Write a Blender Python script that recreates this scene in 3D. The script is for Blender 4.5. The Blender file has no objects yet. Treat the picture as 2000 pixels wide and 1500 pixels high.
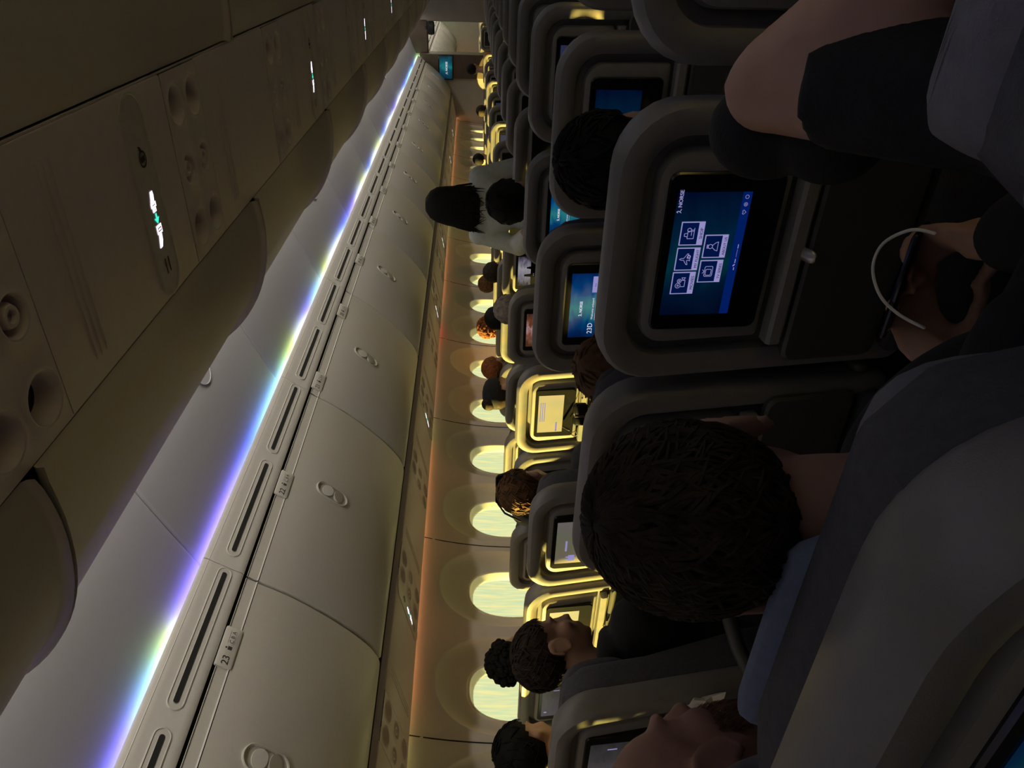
import bpy, bmesh, math, random
from mathutils import Vector, Matrix, noise
rnd = random.Random(11)
S = bpy.context.scene
COL = S.collection
PI = math.pi
R = math.radians

# ------------------------------------------------------------------ materials
def new_mat(name):
    m = bpy.data.materials.new(name); m.use_nodes = True
    nt = m.node_tree
    return m, nt, nt.nodes['Principled BSDF']

def mat(name, col, rough=.5, metal=0., var=.06, scale=40., bump=0., spec=.5, bscale=None):
    m, nt, b = new_mat(name)
    tc = nt.nodes.new('ShaderNodeTexCoord')
    n = nt.nodes.new('ShaderNodeTexNoise'); n.inputs['Scale'].default_value = scale
    n.inputs['Detail'].default_value = 3
    nt.links.new(tc.outputs['Object'], n.inputs['Vector'])
    r = nt.nodes.new('ShaderNodeValToRGB')
    r.color_ramp.elements[0].position = .3; r.color_ramp.elements[1].position = .7
    r.color_ramp.elements[0].color = (*[max(0, c*(1-var)) for c in col], 1)
    r.color_ramp.elements[1].color = (*[min(1, c*(1+var)) for c in col], 1)
    nt.links.new(n.outputs['Fac'], r.inputs['Fac'])
    nt.links.new(r.outputs['Color'], b.inputs['Base Color'])
    b.inputs['Roughness'].default_value = rough
    b.inputs['Metallic'].default_value = metal
    b.inputs['Specular IOR Level'].default_value = spec
    if bump:
        n2 = nt.nodes.new('ShaderNodeTexNoise'); n2.inputs['Scale'].default_value = bscale or scale*6
        nt.links.new(tc.outputs['Object'], n2.inputs['Vector'])
        bp = nt.nodes.new('ShaderNodeBump'); bp.inputs['Strength'].default_value = bump
        bp.inputs['Distance'].default_value = .002
        nt.links.new(n2.outputs['Fac'], bp.inputs['Height'])
        nt.links.new(bp.outputs['Normal'], b.inputs['Normal'])
    return m

def emit(name, col, strength, base=(.01, .01, .012)):
    m, nt, b = new_mat(name)
    b.inputs['Base Color'].default_value = (*base, 1)
    b.inputs['Roughness'].default_value = .25
    b.inputs['Emission Color'].default_value = (*col, 1)
    b.inputs['Emission Strength'].default_value = strength
    return m

def ramp_emit(name, axis, stops, strength, lo, hi, coord='Object', noise_mix=0., nscale=6., base=(.01, .01, .012), rough=.25):
    """emission whose colour runs along one axis of the object (LED strips, screens)"""
    m, nt, b = new_mat(name)
    tc = nt.nodes.new('ShaderNodeTexCoord')
    sx = nt.nodes.new('ShaderNodeSeparateXYZ'); nt.links.new(tc.outputs[coord], sx.inputs[0])
    mr = nt.nodes.new('ShaderNodeMapRange')
    mr.inputs['From Min'].default_value = lo; mr.inputs['From Max'].default_value = hi
    nt.links.new(sx.outputs[axis], mr.inputs['Value'])
    fac = mr.outputs['Result']
    if noise_mix:
        n = nt.nodes.new('ShaderNodeTexNoise'); n.inputs['Scale'].default_value = nscale
        n.inputs['Detail'].default_value = 2; n.inputs['Distortion'].default_value = .6
        nt.links.new(tc.outputs[coord], n.inputs['Vector'])
        ma = nt.nodes.new('ShaderNodeMath'); ma.operation = 'MULTIPLY_ADD'
        nt.links.new(n.outputs['Fac'], ma.inputs[0]); ma.inputs[1].default_value = noise_mix
        ma2 = nt.nodes.new('ShaderNodeMath'); ma2.operation = 'SUBTRACT'
        nt.links.new(fac, ma2.inputs[0]); ma2.inputs[1].default_value = noise_mix*.5
        nt.links.new(ma2.outputs[0], ma.inputs[2]); fac = ma.outputs[0]
    r = nt.nodes.new('ShaderNodeValToRGB'); el = r.color_ramp.elements
    while len(el) < len(stops): el.new(.5)
    for e, (p, c) in zip(el, stops):
        e.position = p; e.color = (*c, 1)
    nt.links.new(fac, r.inputs['Fac'])
    b.inputs['Base Color'].default_value = (*base, 1); b.inputs['Roughness'].default_value = rough
    nt.links.new(r.outputs['Color'], b.inputs['Emission Color'])
    b.inputs['Emission Strength'].default_value = strength
    return m

M = {}
M['bin'] = mat('bin_plastic', (.60, .585, .56), .42, var=.02, scale=60, bump=.12, bscale=500)
M['valance'] = mat('valance_plastic', (.60, .59, .575), .5, var=.02)
M['ceiling'] = mat('ceiling_panel', (.40, .40, .45), .6, var=.015)
M['cbin'] = mat('centre_bin_plastic', (.58, .50, .47), .45, var=.02, bump=.12, bscale=500)
M['psu'] = mat('service_panel_plastic', (.70, .59, .60), .5, var=.03, bump=.1, bscale=400)
M['wall'] = mat('sidewall_liner', (.62, .59, .54), .6, var=.02)
M['reveal'] = mat('window_bezel', (.78, .74, .64), .45, var=.02)
M['floor'] = mat('carpet_navy', (.03, .032, .04), .95, var=.3, scale=120, bump=.4)
M['dark'] = mat('dark_gap', (.012, .012, .013), .8)
M['hull'] = mat('hull_liner', (.25, .25, .25), .8)
M['bulk'] = mat('bulkhead_laminate', (.36, .33, .30), .55, var=.05, scale=5)
M['bulkbrown'] = mat('bulkhead_brown', (.085, .06, .045), .6, var=.15, scale=8)
M['shell'] = mat('seat_shell_plastic', (.215, .205, .20), .42, var=.04, bump=.15, bscale=700)
M['panel'] = mat('seat_panel_plastic', (.25, .238, .228), .5, var=.04, bump=.15, bscale=700)
M['fabric'] = mat('seat_fabric', (.085, .085, .097), .9, var=.12, scale=90, bump=.5)
M['tray'] = mat('tray_plastic', (.07, .068, .066), .5, var=.04)
M['cover'] = mat('headrest_cover_blue', (.20, .25, .36), .85, var=.08, scale=70, bump=.4)
M['greyc'] = mat('headrest_cover_grey', (.20, .20, .225), .85, var=.08, scale=70, bump=.4)
M['bezel'] = mat('monitor_bezel', (.010, .010, .011), .22, var=.1)
M['chrome'] = mat('chrome', (.75, .74, .72), .15, metal=1.)
M['alu'] = mat('satin_metal', (.55, .54, .52), .35, metal=.8)
M['whitecable'] = mat('white_cable', (.75, .74, .70), .5)
M['blackcable'] = mat('black_cable', (.015, .015, .015), .5)
M['lens'] = mat('reading_lens', (.10, .095, .09), .2)
M['skin'] = mat('skin_light', (.52, .31, .22), .5, var=.08, scale=25, bump=.1)
M['skin2'] = mat('skin_tan', (.40, .23, .155), .5, var=.08, scale=25, bump=.1)
M['skin3'] = mat('skin_ruddy', (.46, .25, .19), .5, var=.1, scale=25, bump=.15)
M['hair_dark'] = mat('hair_dark_brown', (.030, .020, .014), .75, spec=.2, var=.5, scale=60, bump=.5, bscale=90)
M['hair_black'] = mat('hair_black', (.006, .0055, .0055), .75, spec=.2, var=.5, scale=60, bump=.4, bscale=90)
M['hair_brown'] = mat('hair_brown', (.11, .055, .025), .75, spec=.2, var=.4, scale=60, bump=.5, bscale=90)
M['hair_red'] = mat('hair_auburn', (.22, .075, .025), .75, spec=.2, var=.4, scale=60, bump=.5, bscale=90)
M['hair_grey'] = mat('hair_grey', (.22, .19, .17), .75, spec=.2, var=.3, scale=60, bump=.5, bscale=90)
M['beard'] = mat('beard_brown', (.20, .095, .05), .7, var=.5, scale=120, bump=.8, bscale=200)
M['black'] = mat('cloth_black', (.012, .012, .014), .9, var=.2, bump=.4)
M['navy'] = mat('cloth_navy', (.014, .015, .026), .9, var=.2, bump=.4)
M['greycloth'] = mat('cloth_charcoal', (.045, .045, .05), .9, var=.15, bump=.4)
M['shirtgrey'] = mat('cloth_light_grey', (.55, .60, .60), .85, var=.06, bump=.3)
M['red'] = mat('cloth_dark_red', (.08, .007, .005), .85, var=.15, bump=.3)
M['orange'] = mat('cloth_orange', (.55, .16, .03), .85, var=.15)
M['denim'] = mat('cloth_denim', (.03, .035, .06), .9, var=.2)
M['paper'] = mat('wrapper_plastic', (.55, .52, .45), .3, var=.2, scale=30)
M['ink'] = mat('placard_ink', (.05, .05, .05), .7)
M['eye'] = mat('eye_white', (.7, .68, .64), .3)

# pane: clear acrylic with a yellow-green tint and faint vertical streaks
m, nt, b = new_mat('window_pane'); nt.nodes.remove(b)
tc = nt.nodes.new('ShaderNodeTexCoord'); mp = nt.nodes.new('ShaderNodeMapping')
mp.inputs['Scale'].default_value = (1, 40, 3.); nt.links.new(tc.outputs['Object'], mp.inputs['Vector'])
n = nt.nodes.new('ShaderNodeTexNoise'); n.inputs['Scale'].default_value = 1.6; n.inputs['Detail'].default_value = 4
nt.links.new(mp.outputs['Vector'], n.inputs['Vector'])
r = nt.nodes.new('ShaderNodeValToRGB')
r.color_ramp.elements[0].position = .35; r.color_ramp.elements[0].color = (.66, .84, .70, 1)
r.color_ramp.elements[1].position = .68; r.color_ramp.elements[1].color = (1, .95, .58, 1)
nt.links.new(n.outputs['Fac'], r.inputs['Fac'])
t = nt.nodes.new('ShaderNodeBsdfTransparent'); nt.links.new(r.outputs['Color'], t.inputs['Color'])
g = nt.nodes.new('ShaderNodeBsdfGlossy'); g.inputs['Roughness'].default_value = .1
mx = nt.nodes.new('ShaderNodeMixShader'); mx.inputs['Fac'].default_value = .04
nt.links.new(t.outputs[0], mx.inputs[1]); nt.links.new(g.outputs[0], mx.inputs[2])
nt.links.new(mx.outputs[0], nt.nodes['Material Output'].inputs['Surface'])
M['pane'] = m

# ------------------------------------------------------------------ mesh builder
def rrect(hw, zb, zt, rt, rb, n=6):
    """rounded rectangle outline, counter-clockwise, as (a, b)"""
    out = []
    for cx, cz, r, a0 in ((hw-rt, zt-rt, rt, 0), (-hw+rt, zt-rt, rt, 90), (-hw+rb, zb+rb, rb, 180), (hw-rb, zb+rb, rb, 270)):
        for i in range(n+1):
            a = R(a0+90*i/n)
            out.append((cx+r*math.cos(a), cz+r*math.sin(a)))
    return out

class MB:
    def __init__(s): s.v = []; s.f = []; s.mi = []; s.T = Matrix.Identity(4); s.mat_i = 0
    def add(s, vs, fs):
        k = len(s.v); s.v += [s.T @ Vector(v) for v in vs]
        s.f += [tuple(k+i for i in f) for f in fs]; s.mi += [s.mat_i]*len(fs)
    def loft(s, rings, cap0=True, cap1=True, closed=True):
        n = len(rings[0]); vs = [p for r in rings for p in r]; fs = []
        for i in range(len(rings)-1):
            for j in range(n if closed else n-1):
                a = i*n+j; b2 = i*n+(j+1) % n
                fs.append((a, b2, b2+n, a+n))
        if cap0: fs.append(tuple(range(n-1, -1, -1)))
        if cap1: fs.append(tuple(range((len(rings)-1)*n, len(rings)*n)))
        s.add(vs, fs)
    def box(s, c, d, bev=0.):
        x, y, z = c; a, b2, e = [q/2 for q in d]
        if bev:
            rs = []
            for zz, ins in ((-e, bev), (-e+bev, 0), (e-bev, 0), (e, bev)):
                rs.append([(x+p, y+q, z+zz) for p, q in rrect(a-ins, -b2+ins, b2-ins, max(bev-ins*.5, .0005), max(bev-ins*.5, .0005), 3)])
            s.loft(rs)
        else:
            s.loft([[(x-a, y-b2, z+k), (x+a, y-b2, z+k), (x+a, y+b2, z+k), (x-a, y+b2, z+k)] for k in (-e, e)])
    def ell(s, c, r, n=18, m2=12, rot=None):
        rot = rot or Matrix.Identity(3); c = Vector(c)
        vs = []; fs = []
        for i in range(1, m2):
            a = PI*i/m2
            for j in range(n):
                t = 2*PI*j/n
                vs.append(c+rot @ Vector((r[0]*math.sin(a)*math.cos(t), r[1]*math.sin(a)*math.sin(t), r[2]*math.cos(a))))
        top = len(vs); vs.append(c+rot @ Vector((0, 0, r[2]))); vs.append(c+rot @ Vector((0, 0, -r[2])))
        for i in range(m2-2):
            for j in range(n):
                fs.append((i*n+j, (i+1)*n+j, (i+1)*n+(j+1) % n, i*n+(j+1) % n))
        for j in range(n):
            fs.append((top, j, (j+1) % n)); fs.append((top+1, (m2-2)*n+(j+1) % n, (m2-2)*n+j))
        s.add(vs, fs)
    def tube(s, pts, rad, n=10, rnd_caps=True, flat=1.):
        pts = [Vector(p) for p in pts]
        if not isinstance(rad, (list, tuple)): rad = [rad]*len(pts)
        rings = []; up = None
        def frame(d, up):
            if up is None:
                up = Vector((0, 0, 1)) if abs(d.z) < .9 else Vector((1, 0, 0))
            a = d.cross(up)
            if a.length < 1e-6: a = d.cross(Vector((1, .3, 0)))
            a.normalize(); return a, a.cross(d).normalized()
        L = len(pts)
        for i, p in enumerate(pts):
            d = (pts[min(i+1, L-1)]-pts[max(i-1, 0)]).normalized()
            a, b2 = frame(d, up); up = b2
            ring = lambda c, r: [c+a*math.cos(2*PI*k/n)*r+b2*math.sin(2*PI*k/n)*r*flat for k in range(n)]
            if i == 0 and rnd_caps:
                for q in (.92, .6): rings.append(ring(p-d*rad[0]*q, rad[0]*math.sqrt(1-q*q)))
            rings.append(ring(p, rad[i]))
            if i == L-1 and rnd_caps:
                for q in (.6, .92): rings.append(ring(p+d*rad[i]*q, rad[i]*math.sqrt(1-q*q)))
        s.loft(rings)
    def build(s, name, material, parent=None, smooth=True, sharp=38, recalc=True, mods=None, world=True):
        me = bpy.data.meshes.new(name)
        off = Vector((0, 0, 0))
        if parent is not None and world:
            p = parent
            while p is not None: off += p.location; p = p.parent
        me.from_pydata([tuple(v-off) for v in s.v], [], s.f)
        mats = material if isinstance(material, (list, tuple)) else [material]
        for q in mats: me.materials.append(q)
        if len(mats) > 1: me.polygons.foreach_set('material_index', s.mi)
        if recalc:
            bm = bmesh.new(); bm.from_mesh(me); bmesh.ops.recalc_face_normals(bm, faces=bm.faces); bm.to_mesh(me); bm.free()
        if smooth:
            me.shade_smooth(); me.set_sharp_from_angle(angle=R(sharp))
        me.update()
        o = bpy.data.objects.new(name, me); COL.objects.link(o)
        if parent is not None: o.parent = parent
        for q in mods or []:
            if q[0] == 'remesh':
                md = o.modifiers.new('remesh', 'REMESH'); md.mode = 'VOXEL'; md.voxel_size = q[1]; md.use_smooth_shade = True
            elif q[0] == 'smooth':
                md = o.modifiers.new('smooth', 'SMOOTH'); md.iterations = q[1]; md.factor = .5
            elif q[0] == 'subsurf':
                md = o.modifiers.new('sub', 'SUBSURF'); md.levels = q[1]; md.render_levels = q[1]
        return o

def tag(o, label=None, cat=None, group=None, kind=None):
    if label: o['label'] = label
    if cat: o['category'] = cat
    if group: o['group'] = group
    if kind: o['kind'] = kind
    return o

def empty(name, loc, label=None, cat=None, group=None, kind=None):
    o = bpy.data.objects.new(name, None); o.empty_display_size = .1
    o.location = loc; COL.objects.link(o)
    return tag(o, label, cat, group, kind)

KIDS = {}
def copy_tree(o, parent=None, kids=None):
    c = o.copy(); COL.objects.link(c); c.parent = parent
    for ch in list(o.children): copy_tree(ch, c)
    return c

def text_geo(body, size):
    cu = bpy.data.curves.new('t', 'FONT'); cu.body = body; cu.size = size; cu.align_x = 'LEFT'; cu.resolution_u = 3
    o = bpy.data.objects.new('t', cu); COL.objects.link(o)
    dg = bpy.context.evaluated_depsgraph_get()
    me = bpy.data.meshes.new_from_object(o.evaluated_get(dg))
    vs = [tuple(v.co) for v in me.vertices]; fs = [tuple(p.vertices) for p in me.polygons]
    bpy.data.objects.remove(o); bpy.data.curves.remove(cu); bpy.data.meshes.remove(me)
    return vs, fs
TXT = {}
def text(mb, body, size, fn, x0, y0, bold=0):
    """flat lettering laid through fn(a, b) -> point"""
    if body not in TXT: TXT[body] = text_geo(body, 1.)
    vs, fs = TXT[body]
    for dx in ([0, bold] if bold else [0]):
        mb.add([fn(x0+v[0]*size+dx, y0+v[1]*size) for v in vs], fs)
def text_width(body, size):
    if body not in TXT: TXT[body] = text_geo(body, 1.)
    return max(v[0] for v in TXT[body][0])*size

# ------------------------------------------------------------------ layout constants (x right, y forward, z up; camera at y = 0)
CAMX, CAMZ = .45, 1.38
ROW0, PITCH = .24, .82
def rowY(r): return ROW0+(24-r)*PITCH          # seat-back plane of seats in row r (24 is the nearest)
COLX = {'A': -2.368, 'B': -1.892, 'C': -1.415, 'D': -.46, 'E': .03, 'F': .535}
MOD0, MOD = 1.845, 1.22
REAR, FRONT, FAR = -2.0, 14.15, 22.0
WIN0, WINP = 2.14, .61

def wx(z):                                      # sidewall cross-section, distance from centre line
    return 2.645-(.28 if z > 1.08 else .065)*(z-1.08)**2
def extr(mb, prof, y0, y1, cap=False, ny=1):
    mb.loft([[(x, y0+(y1-y0)*i/ny, z) for x, z in prof] for i in range(ny+1)], cap, cap, closed=cap)

# ------------------------------------------------------------------ setting: floor, walls, windows
mb = MB(); mb.box((0, (REAR+FAR)/2, -.05), (5.2, FAR-REAR, .1)); tag(mb.build('floor', M['floor'], smooth=False), kind='structure')
ZB, ZT = .62, 1.69
WIN_C, WIN_HW, WIN_HH = 1.147, .160, .238

def sup(t, a, b2, e=2.5):
    c, s2 = math.cos(t), math.sin(t)
    return (a*math.copysign(abs(c)**(2/e), c), b2*math.copysign(abs(s2)**(2/e), s2))

def wall_cell(mb, sgn, yc, hole=True):
    y0, y1 = yc-WINP/2, yc+WINP/2
    if not hole:
        zs = [ZB+(ZT-ZB)*i/8 for i in range(9)]
        mb.loft([[(sgn*wx(z), y, z) for z in zs] for y in (y0, y1)], False, False, closed=False); return
    N = 48; angs = [2*PI*i/N for i in range(N)]
    for cy, cz in ((WINP/2, ZT-WIN_C), (-WINP/2, ZT-WIN_C), (-WINP/2, ZB-WIN_C), (WINP/2, ZB-WIN_C)):
        a = math.atan2(cz, cy) % (2*PI)
        k = min(range(N), key=lambda i: abs(angs[i]-a)); angs[k] = a
    rings = []
    HZ = 1.20
    levels = [(0, .062), (.25, .060), (.5, .053), (.72, .040), (.88, .023), (.97, .007), (1, 0.), (1.03, -.0005)]
    def P(y, z, d): return (sgn*(wx(z)+d), yc+y, z)
    for q, d in levels:
        ring = []
        for t in angs:
            a = sup(t, WIN_HW, WIN_HH); h = sup(t, .272, .352, 2.25)
            y = a[0]*(1-q)+h[0]*q; z = (WIN_C+a[1])*(1-q)+(HZ+h[1])*q
            ring.append(P(y, z, d))
        rings.append(ring)
    for q in (.5, 1.):
        ring = []
        for t in angs:
            h = sup(t, .272*1.04, .352*1.04, 2.25); c, s2 = math.cos(t), math.sin(t)
            k = min(WINP/2/abs(c) if abs(c) > 1e-6 else 9, ((ZT-WIN_C)/s2 if s2 > 0 else (ZB-WIN_C)/s2) if abs(s2) > 1e-6 else 9)
            e = (k*c, WIN_C+k*s2)
            y = h[0]*(1-q)+e[0]*q; z = (HZ+h[1])*(1-q)+e[1]*q
            ring.append(P(y, z, 0))
        rings.append(ring)
    mb.loft(rings, False, False)

win_ys = [WIN0+WINP*k for k in range(-6, 20)]
far_ys = [WIN0+WINP*k for k in range(23, 32)]
for side, sgn in (('left', -1), ('right', 1)):
    mb = MB()
    y = WIN0-7*WINP
    k = -7
    while WIN0+WINP*k-WINP/2 < FAR:
        yc = WIN0+WINP*k
        wall_cell(mb, sgn, yc, any(abs(yc-w) < .01 for w in win_ys+far_ys)); k += 1
    yend = WIN0+WINP*(k-1)+WINP/2; yst = WIN0-7*WINP-WINP/2
    extr(mb, [(sgn*wx(ZB*i/6), ZB*i/6) for i in range(7)], yst, yend)
    tag(mb.build('wall_'+side, M['wall'], recalc=False, sharp=50), kind='structure')
n = 0
for sgn in (-1, 1):
    for yc in win_ys+far_ys:
        n += 1
        w = empty('window_%d' % n, (sgn*2.70, yc, WIN_C), kind='structure')
        if n == 1 or sgn > 0 and yc == win_ys[0]:
            mb = MB(); N = 40
            ring = lambda a, b2, d: [(sgn*(wx(WIN_C+sup(2*PI*i/N, a, b2)[1])+d), yc+sup(2*PI*i/N, a, b2)[0], WIN_C+sup(2*PI*i/N, a, b2)[1]) for i in range(N)]
            mb.loft([ring(WIN_HW+.012, WIN_HH+.012, .0605), ring(WIN_HW+.007, WIN_HH+.007, .055), ring(WIN_HW, WIN_HH, .058), ring(WIN_HW-.002, WIN_HH-.003, .066),
                     ring(WIN_HW-.004, WIN_HH-.012, .100), ring(WIN_HW-.004, WIN_HH-.016, .104), ring(WIN_HW-.004, WIN_HH-.018, .12)], False, False)
            fr = mb.build('window_frame', M['reveal'], w, recalc=False)
            mb = MB(); r0 = ring(WIN_HW-.0035, WIN_HH-.014, .108); mb.add(r0, [tuple(range(N))])
            pn = mb.build('pane', M['pane'], w, smooth=False, recalc=False)
        else:
            for src in (fr, pn):
                c = src.copy(); COL.objects.link(c); c.parent = w
# sidewall joints and end walls
k = -2; n = 0
while MOD0+MOD*k < FAR-1:
    mb = MB(); y = MOD0+MOD*k-.01
    mb.loft([[(-wx(z)+.0012, y-.003, z), (-wx(z)+.0012, y+.003, z), (-wx(z)-.004, y+.003, z), (-wx(z)-.004, y-.003, z)] for z in [ZB+.3+(ZT-ZB-.3)*i/8 for i in range(9)]])
    n += 1; tag(mb.build('trim_%d' % n, M['dark']), kind='structure'); k += 1
mb = MB(); mb.box((0, REAR-.05, 1.4), (5.6, .1, 3.0)); tag(mb.build('wall_rear', M['bulk'], smooth=False), kind='structure')
mb = MB(); mb.box((0, FAR+.05, 1.4), (5.6, .1, 3.0)); tag(mb.build('wall_far', M['bulk'], smooth=False), kind='structure')
# unseen hull behind the panels, keeps outside light from leaking in
hp = [(-2.64, 1.60), (-2.70, 1.66), (-2.55, 2.1), (-2.1, 2.5), (-1.4, 2.72), (-.7, 2.82), (0, 2.84)]
hp = hp+[(-x, z) for x, z in hp[-2::-1]]
mb = MB(); extr(mb, hp, REAR-.1, FAR+.1); tag(mb.build('trim_90', M['hull']), kind='structure')

# ------------------------------------------------------------------ ceiling panels and light strips
CEIL = [(-1.50, 2.333), (-1.462, 2.346), (-1.40, 2.373), (-1.30, 2.416), (-1.145, 2.478), (-1.0, 2.520), (-.88, 2.535), (-.74, 2.52)]
n = 0
for sgn in (1, -1):
    for seg0, seg1 in ((REAR, FRONT), (14.6, FAR)):
        ks = []
        y = MOD0-MOD*4
        while y < seg1:
            a, b2 = max(y, seg0), min(y+MOD, seg1)
            if b2-a > .05: ks.append((a, b2))
            y += MOD
        mb = MB()
        for a, b2 in ks:
            up = [(x*sgn, z+.012) for x, z in CEIL]
            dn = [(x*sgn, z) for x, z in CEIL]
            mb.loft([[(x, a+.0, z) for x, z in up], [(x, a+.005, z+.004) for x, z in dn], [(x, a+.018, z) for x, z in dn],
                     [(x, b2-.018, z) for x, z in dn], [(x, b2-.005, z+.004) for x, z in dn], [(x, b2-.0, z) for x, z in up]], False, False, closed=False)
        tag(mb.build('ceiling', M['ceiling'], sharp=60), kind='structure')
VIO, BLU, CYA, YEL, GRN, WHT = (.24, .18, 1), (.10, .18, 1), (.25, .60, 1), (.80, .95, .16), (.45, .90, .35), (.65, .80, 1)
pat = [(-2, BLU), (.9, BLU), (1.2, VIO), (1.36, CYA), (1.47, GRN), (1.53, YEL), (1.62, VIO), (2.2, VIO), (2.55, BLU), (3.0, CYA), (3.25, GRN), (3.42, YEL), (3.62, WHT),
       (3.85, VIO), (4.2, CYA), (4.45, YEL), (4.8, WHT), (5.3, BLU), (5.8, VIO), (6.2, WHT), (6.45, YEL), (6.9, BLU), (7.3, WHT), (7.7, YEL), (8.3, BLU), (8.9, WHT), (9.6, VIO), (10.4, WHT), (11.2, BLU), (12.4, CYA), (13.0, BLU), (13.8, GRN)]
M['led'] = ramp_emit('led_strip', 'Y', [((p+2)/16.2, c) for p, c in pat], 19., -2, 14.2)
M['lens_led'] = ramp_emit('led_lens', 'Y', [((p+2)/16.2, tuple(.5*q+.5*v for q, v in zip(c, WHT))) for p, c in pat], .55, -2, 14.2, base=(.4, .4, .45))
for sgn, nm in ((-1, 'left'), (1, 'right')):
    for i, (a, b2) in enumerate(((REAR, FRONT), (14.6, FAR))):
        q = [(1.472, 2.3155), (1.486, 2.3195), (1.488, 2.314), (1.474, 2.310)]
        mb = MB(); mb.loft([[(sgn*x, y, z) for x, z in q] for y in (a, b2)])
        o = mb.build('light_strip', M['led'], smooth=False)
        q = [(1.4525, 2.3262), (1.4560, 2.3292), (1.4572, 2.3280), (1.4545, 2.3245)]; mb = MB(); mb.loft([[(sgn*x, y, z) for x, z in q] for y in (a, b2)]); mb.build('strip_lens', M['lens_led'], o, smooth=False)
        tag(o, ('coloured LED strip glowing along the top of the %s overhead bins' if i == 0 else 'LED strip above the %s bins of the cabin beyond the bulkhead') % nm, 'light strip')
for i, y in enumerate((.12, 2.56, 4.98, 7.4, 9.85)):
    mb = MB(); N = 32; c = Vector((-1.10, y, 2.491)); ax = Vector((.155, 0, .058)).normalized(); nn = Vector((.35, 0, -.937))
    ring = lambda r, h: [c+ax*math.cos(2*PI*j/N)*r+Vector((0, 1, 0))*math.sin(2*PI*j/N)*r+nn*h for j in range(N)]
    mb.loft([ring(.070, -.002), ring(.070, .003), ring(.067, .003), ring(.0665, .0005), ring(.02, .0005)], False, True)
    tag(mb.build('ceiling_ring', M['ceiling']), 'small round ring flush in the aisle ceiling, %s along the aisle' % ['nearest of all', 'first in view', 'second in view', 'third in view', 'farthest'][i], 'ceiling ring', 'round rings in the aisle ceiling')

# ------------------------------------------------------------------ left overhead bins
DOORK = [(-1.575, 2.152), (-1.607, 2.104), (-1.65, 2.046), (-1.71, 1.978), (-1.785, 1.903), (-1.87, 1.830), (-1.95, 1.775), (-2.015, 1.748), (-2.055, 1.745)]
def dense(pr, k=3):
    out = []
    for i in range(len(pr)-1):
        p0 = Vector(pr[max(i-1, 0)]); p1 = Vector(pr[i]); p2 = Vector(pr[i+1]); p3 = Vector(pr[min(i+2, len(pr)-1)])
        for j in range(k):
            t = j/k
            out.append(tuple(.5*((2*p1)+(p2-p0)*t+(2*p0-5*p1+4*p2-p3)*t*t+(3*p1-p0-3*p2+p3)*t**3)))
    return out+[tuple(pr[-1])]
DOOR = dense(DOORK)
def offs(pr, d):
    out = []
    for i in range(len(pr)):
        a = Vector(pr[max(i-1, 0)]); b2 = Vector(pr[min(i+1, len(pr)-1)]); t = (b2-a).normalized()
        out.append((pr[i][0]+t.y*d, pr[i][1]-t.x*d))
    return out
def door_mesh(prof, y0, y1, thick, rc=.022):
    mb = MB(); g = .005
    fr = prof; bk = offs(prof, thick)                     # behind
    e1 = offs(prof, thick*.35)
    n = len(fr)
    def yend(i, y, s):                                      # rounded lower corners
        rem = (n-1-i)/(n-1)
        r = 0. if rem > .16 else rc*(1-math.sqrt(max(0, 1-(1-rem/.16)**2)))
        return y+s*r
    sec = []
    for y, s in ((y0+g, 1), (y1-g, -1)):
        A = [(x, yend(i, y, s), z) for i, (x, z) in enumerate(bk)]
        B = [(x, yend(i, y, s), z) for i, (x, z) in enumerate(e1)]
        C = [(x, yend(i, y+s*.005, s), z) for i, (x, z) in enumerate(fr)]
        sec.append([A, B, C])
    mb.loft([sec[0][0], sec[0][1], sec[0][2], sec[1][2], sec[1][1], sec[1][0]], False, False, closed=False)
    q = sec[0][2]; w = sec[1][2]
    return mb
def prof_at(prof, t):
    f = t*(len(prof)-1); i = min(int(f), len(prof)-2); u = f-i
    p = Vector(prof[i]).lerp(Vector(prof[i+1]), u); d = (Vector(prof[i+1])-Vector(prof[i])).normalized()
    return p, d
def latch(prof, tc_, yc, parent, mt, flip=1):
    """pill-shaped recess with a tilting paddle and a fixed disc"""
    p, d = prof_at(prof, tc_); nn = Vector((-d.y, d.x)) if True else None
    nn = Vector((-d.y*1, d.x*1)); nn = -nn if (nn.x*flip < 0) else nn
    def P(a, b2, h): return (p.x+d.x*a+nn.x*h, yc+b2, p.y+d.y*a+nn.y*h)
    pill = lambda L, r, h, N=14: [P(s*(L-r)+r*math.cos(t), r*math.sin(t), h) for s, t0 in ((1, -PI/2), (-1, PI/2)) for t in [t0+PI*i/N for i in range(N+1)]]
    mb = MB()
    mb.loft([pill(.083, .043, -.004), pill(.083, .043, .003), pill(.080, .040, .005), pill(.076, .036, .003), pill(.075, .035, -.001), pill(.06, .02, -.0025)], False, True)
    lt = mb.build('latch', mt, parent)
    disc = lambda c, rx, ry, h, tilt: [P(c+rx*math.cos(2*PI*i/24), ry*math.sin(2*PI*i/24), h+tilt*math.cos(2*PI*i/24)) for i in range(24)]
    mb = MB(); mb.loft([disc(-.026, .026, .033, -.001, .001), disc(-.026, .025, .032, .006, .005), disc(-.026, .012, .016, .0065, .002)], False, True)
    mb.build('latch_paddle', mt, lt)
    mb = MB(); mb.loft([disc(.030, .026, .033, -.001, -.001), disc(.030, .025, .032, .007, -.004), disc(.030, .012, .016, .0075, -.002)], False, True)
    mb.build('latch_disc', mt, lt)
    return lt
VAL = [(-1.505, 2.304), (-1.458, 2.306), (-1.4535, 2.3255), (-1.452, 2.3255), (-1.452, 2.316), (-1.470, 2.292), (-1.497, 2.256), (-1.522, 2.220), (-1.530, 2.206), (-1.540, 2.200)]
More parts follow.
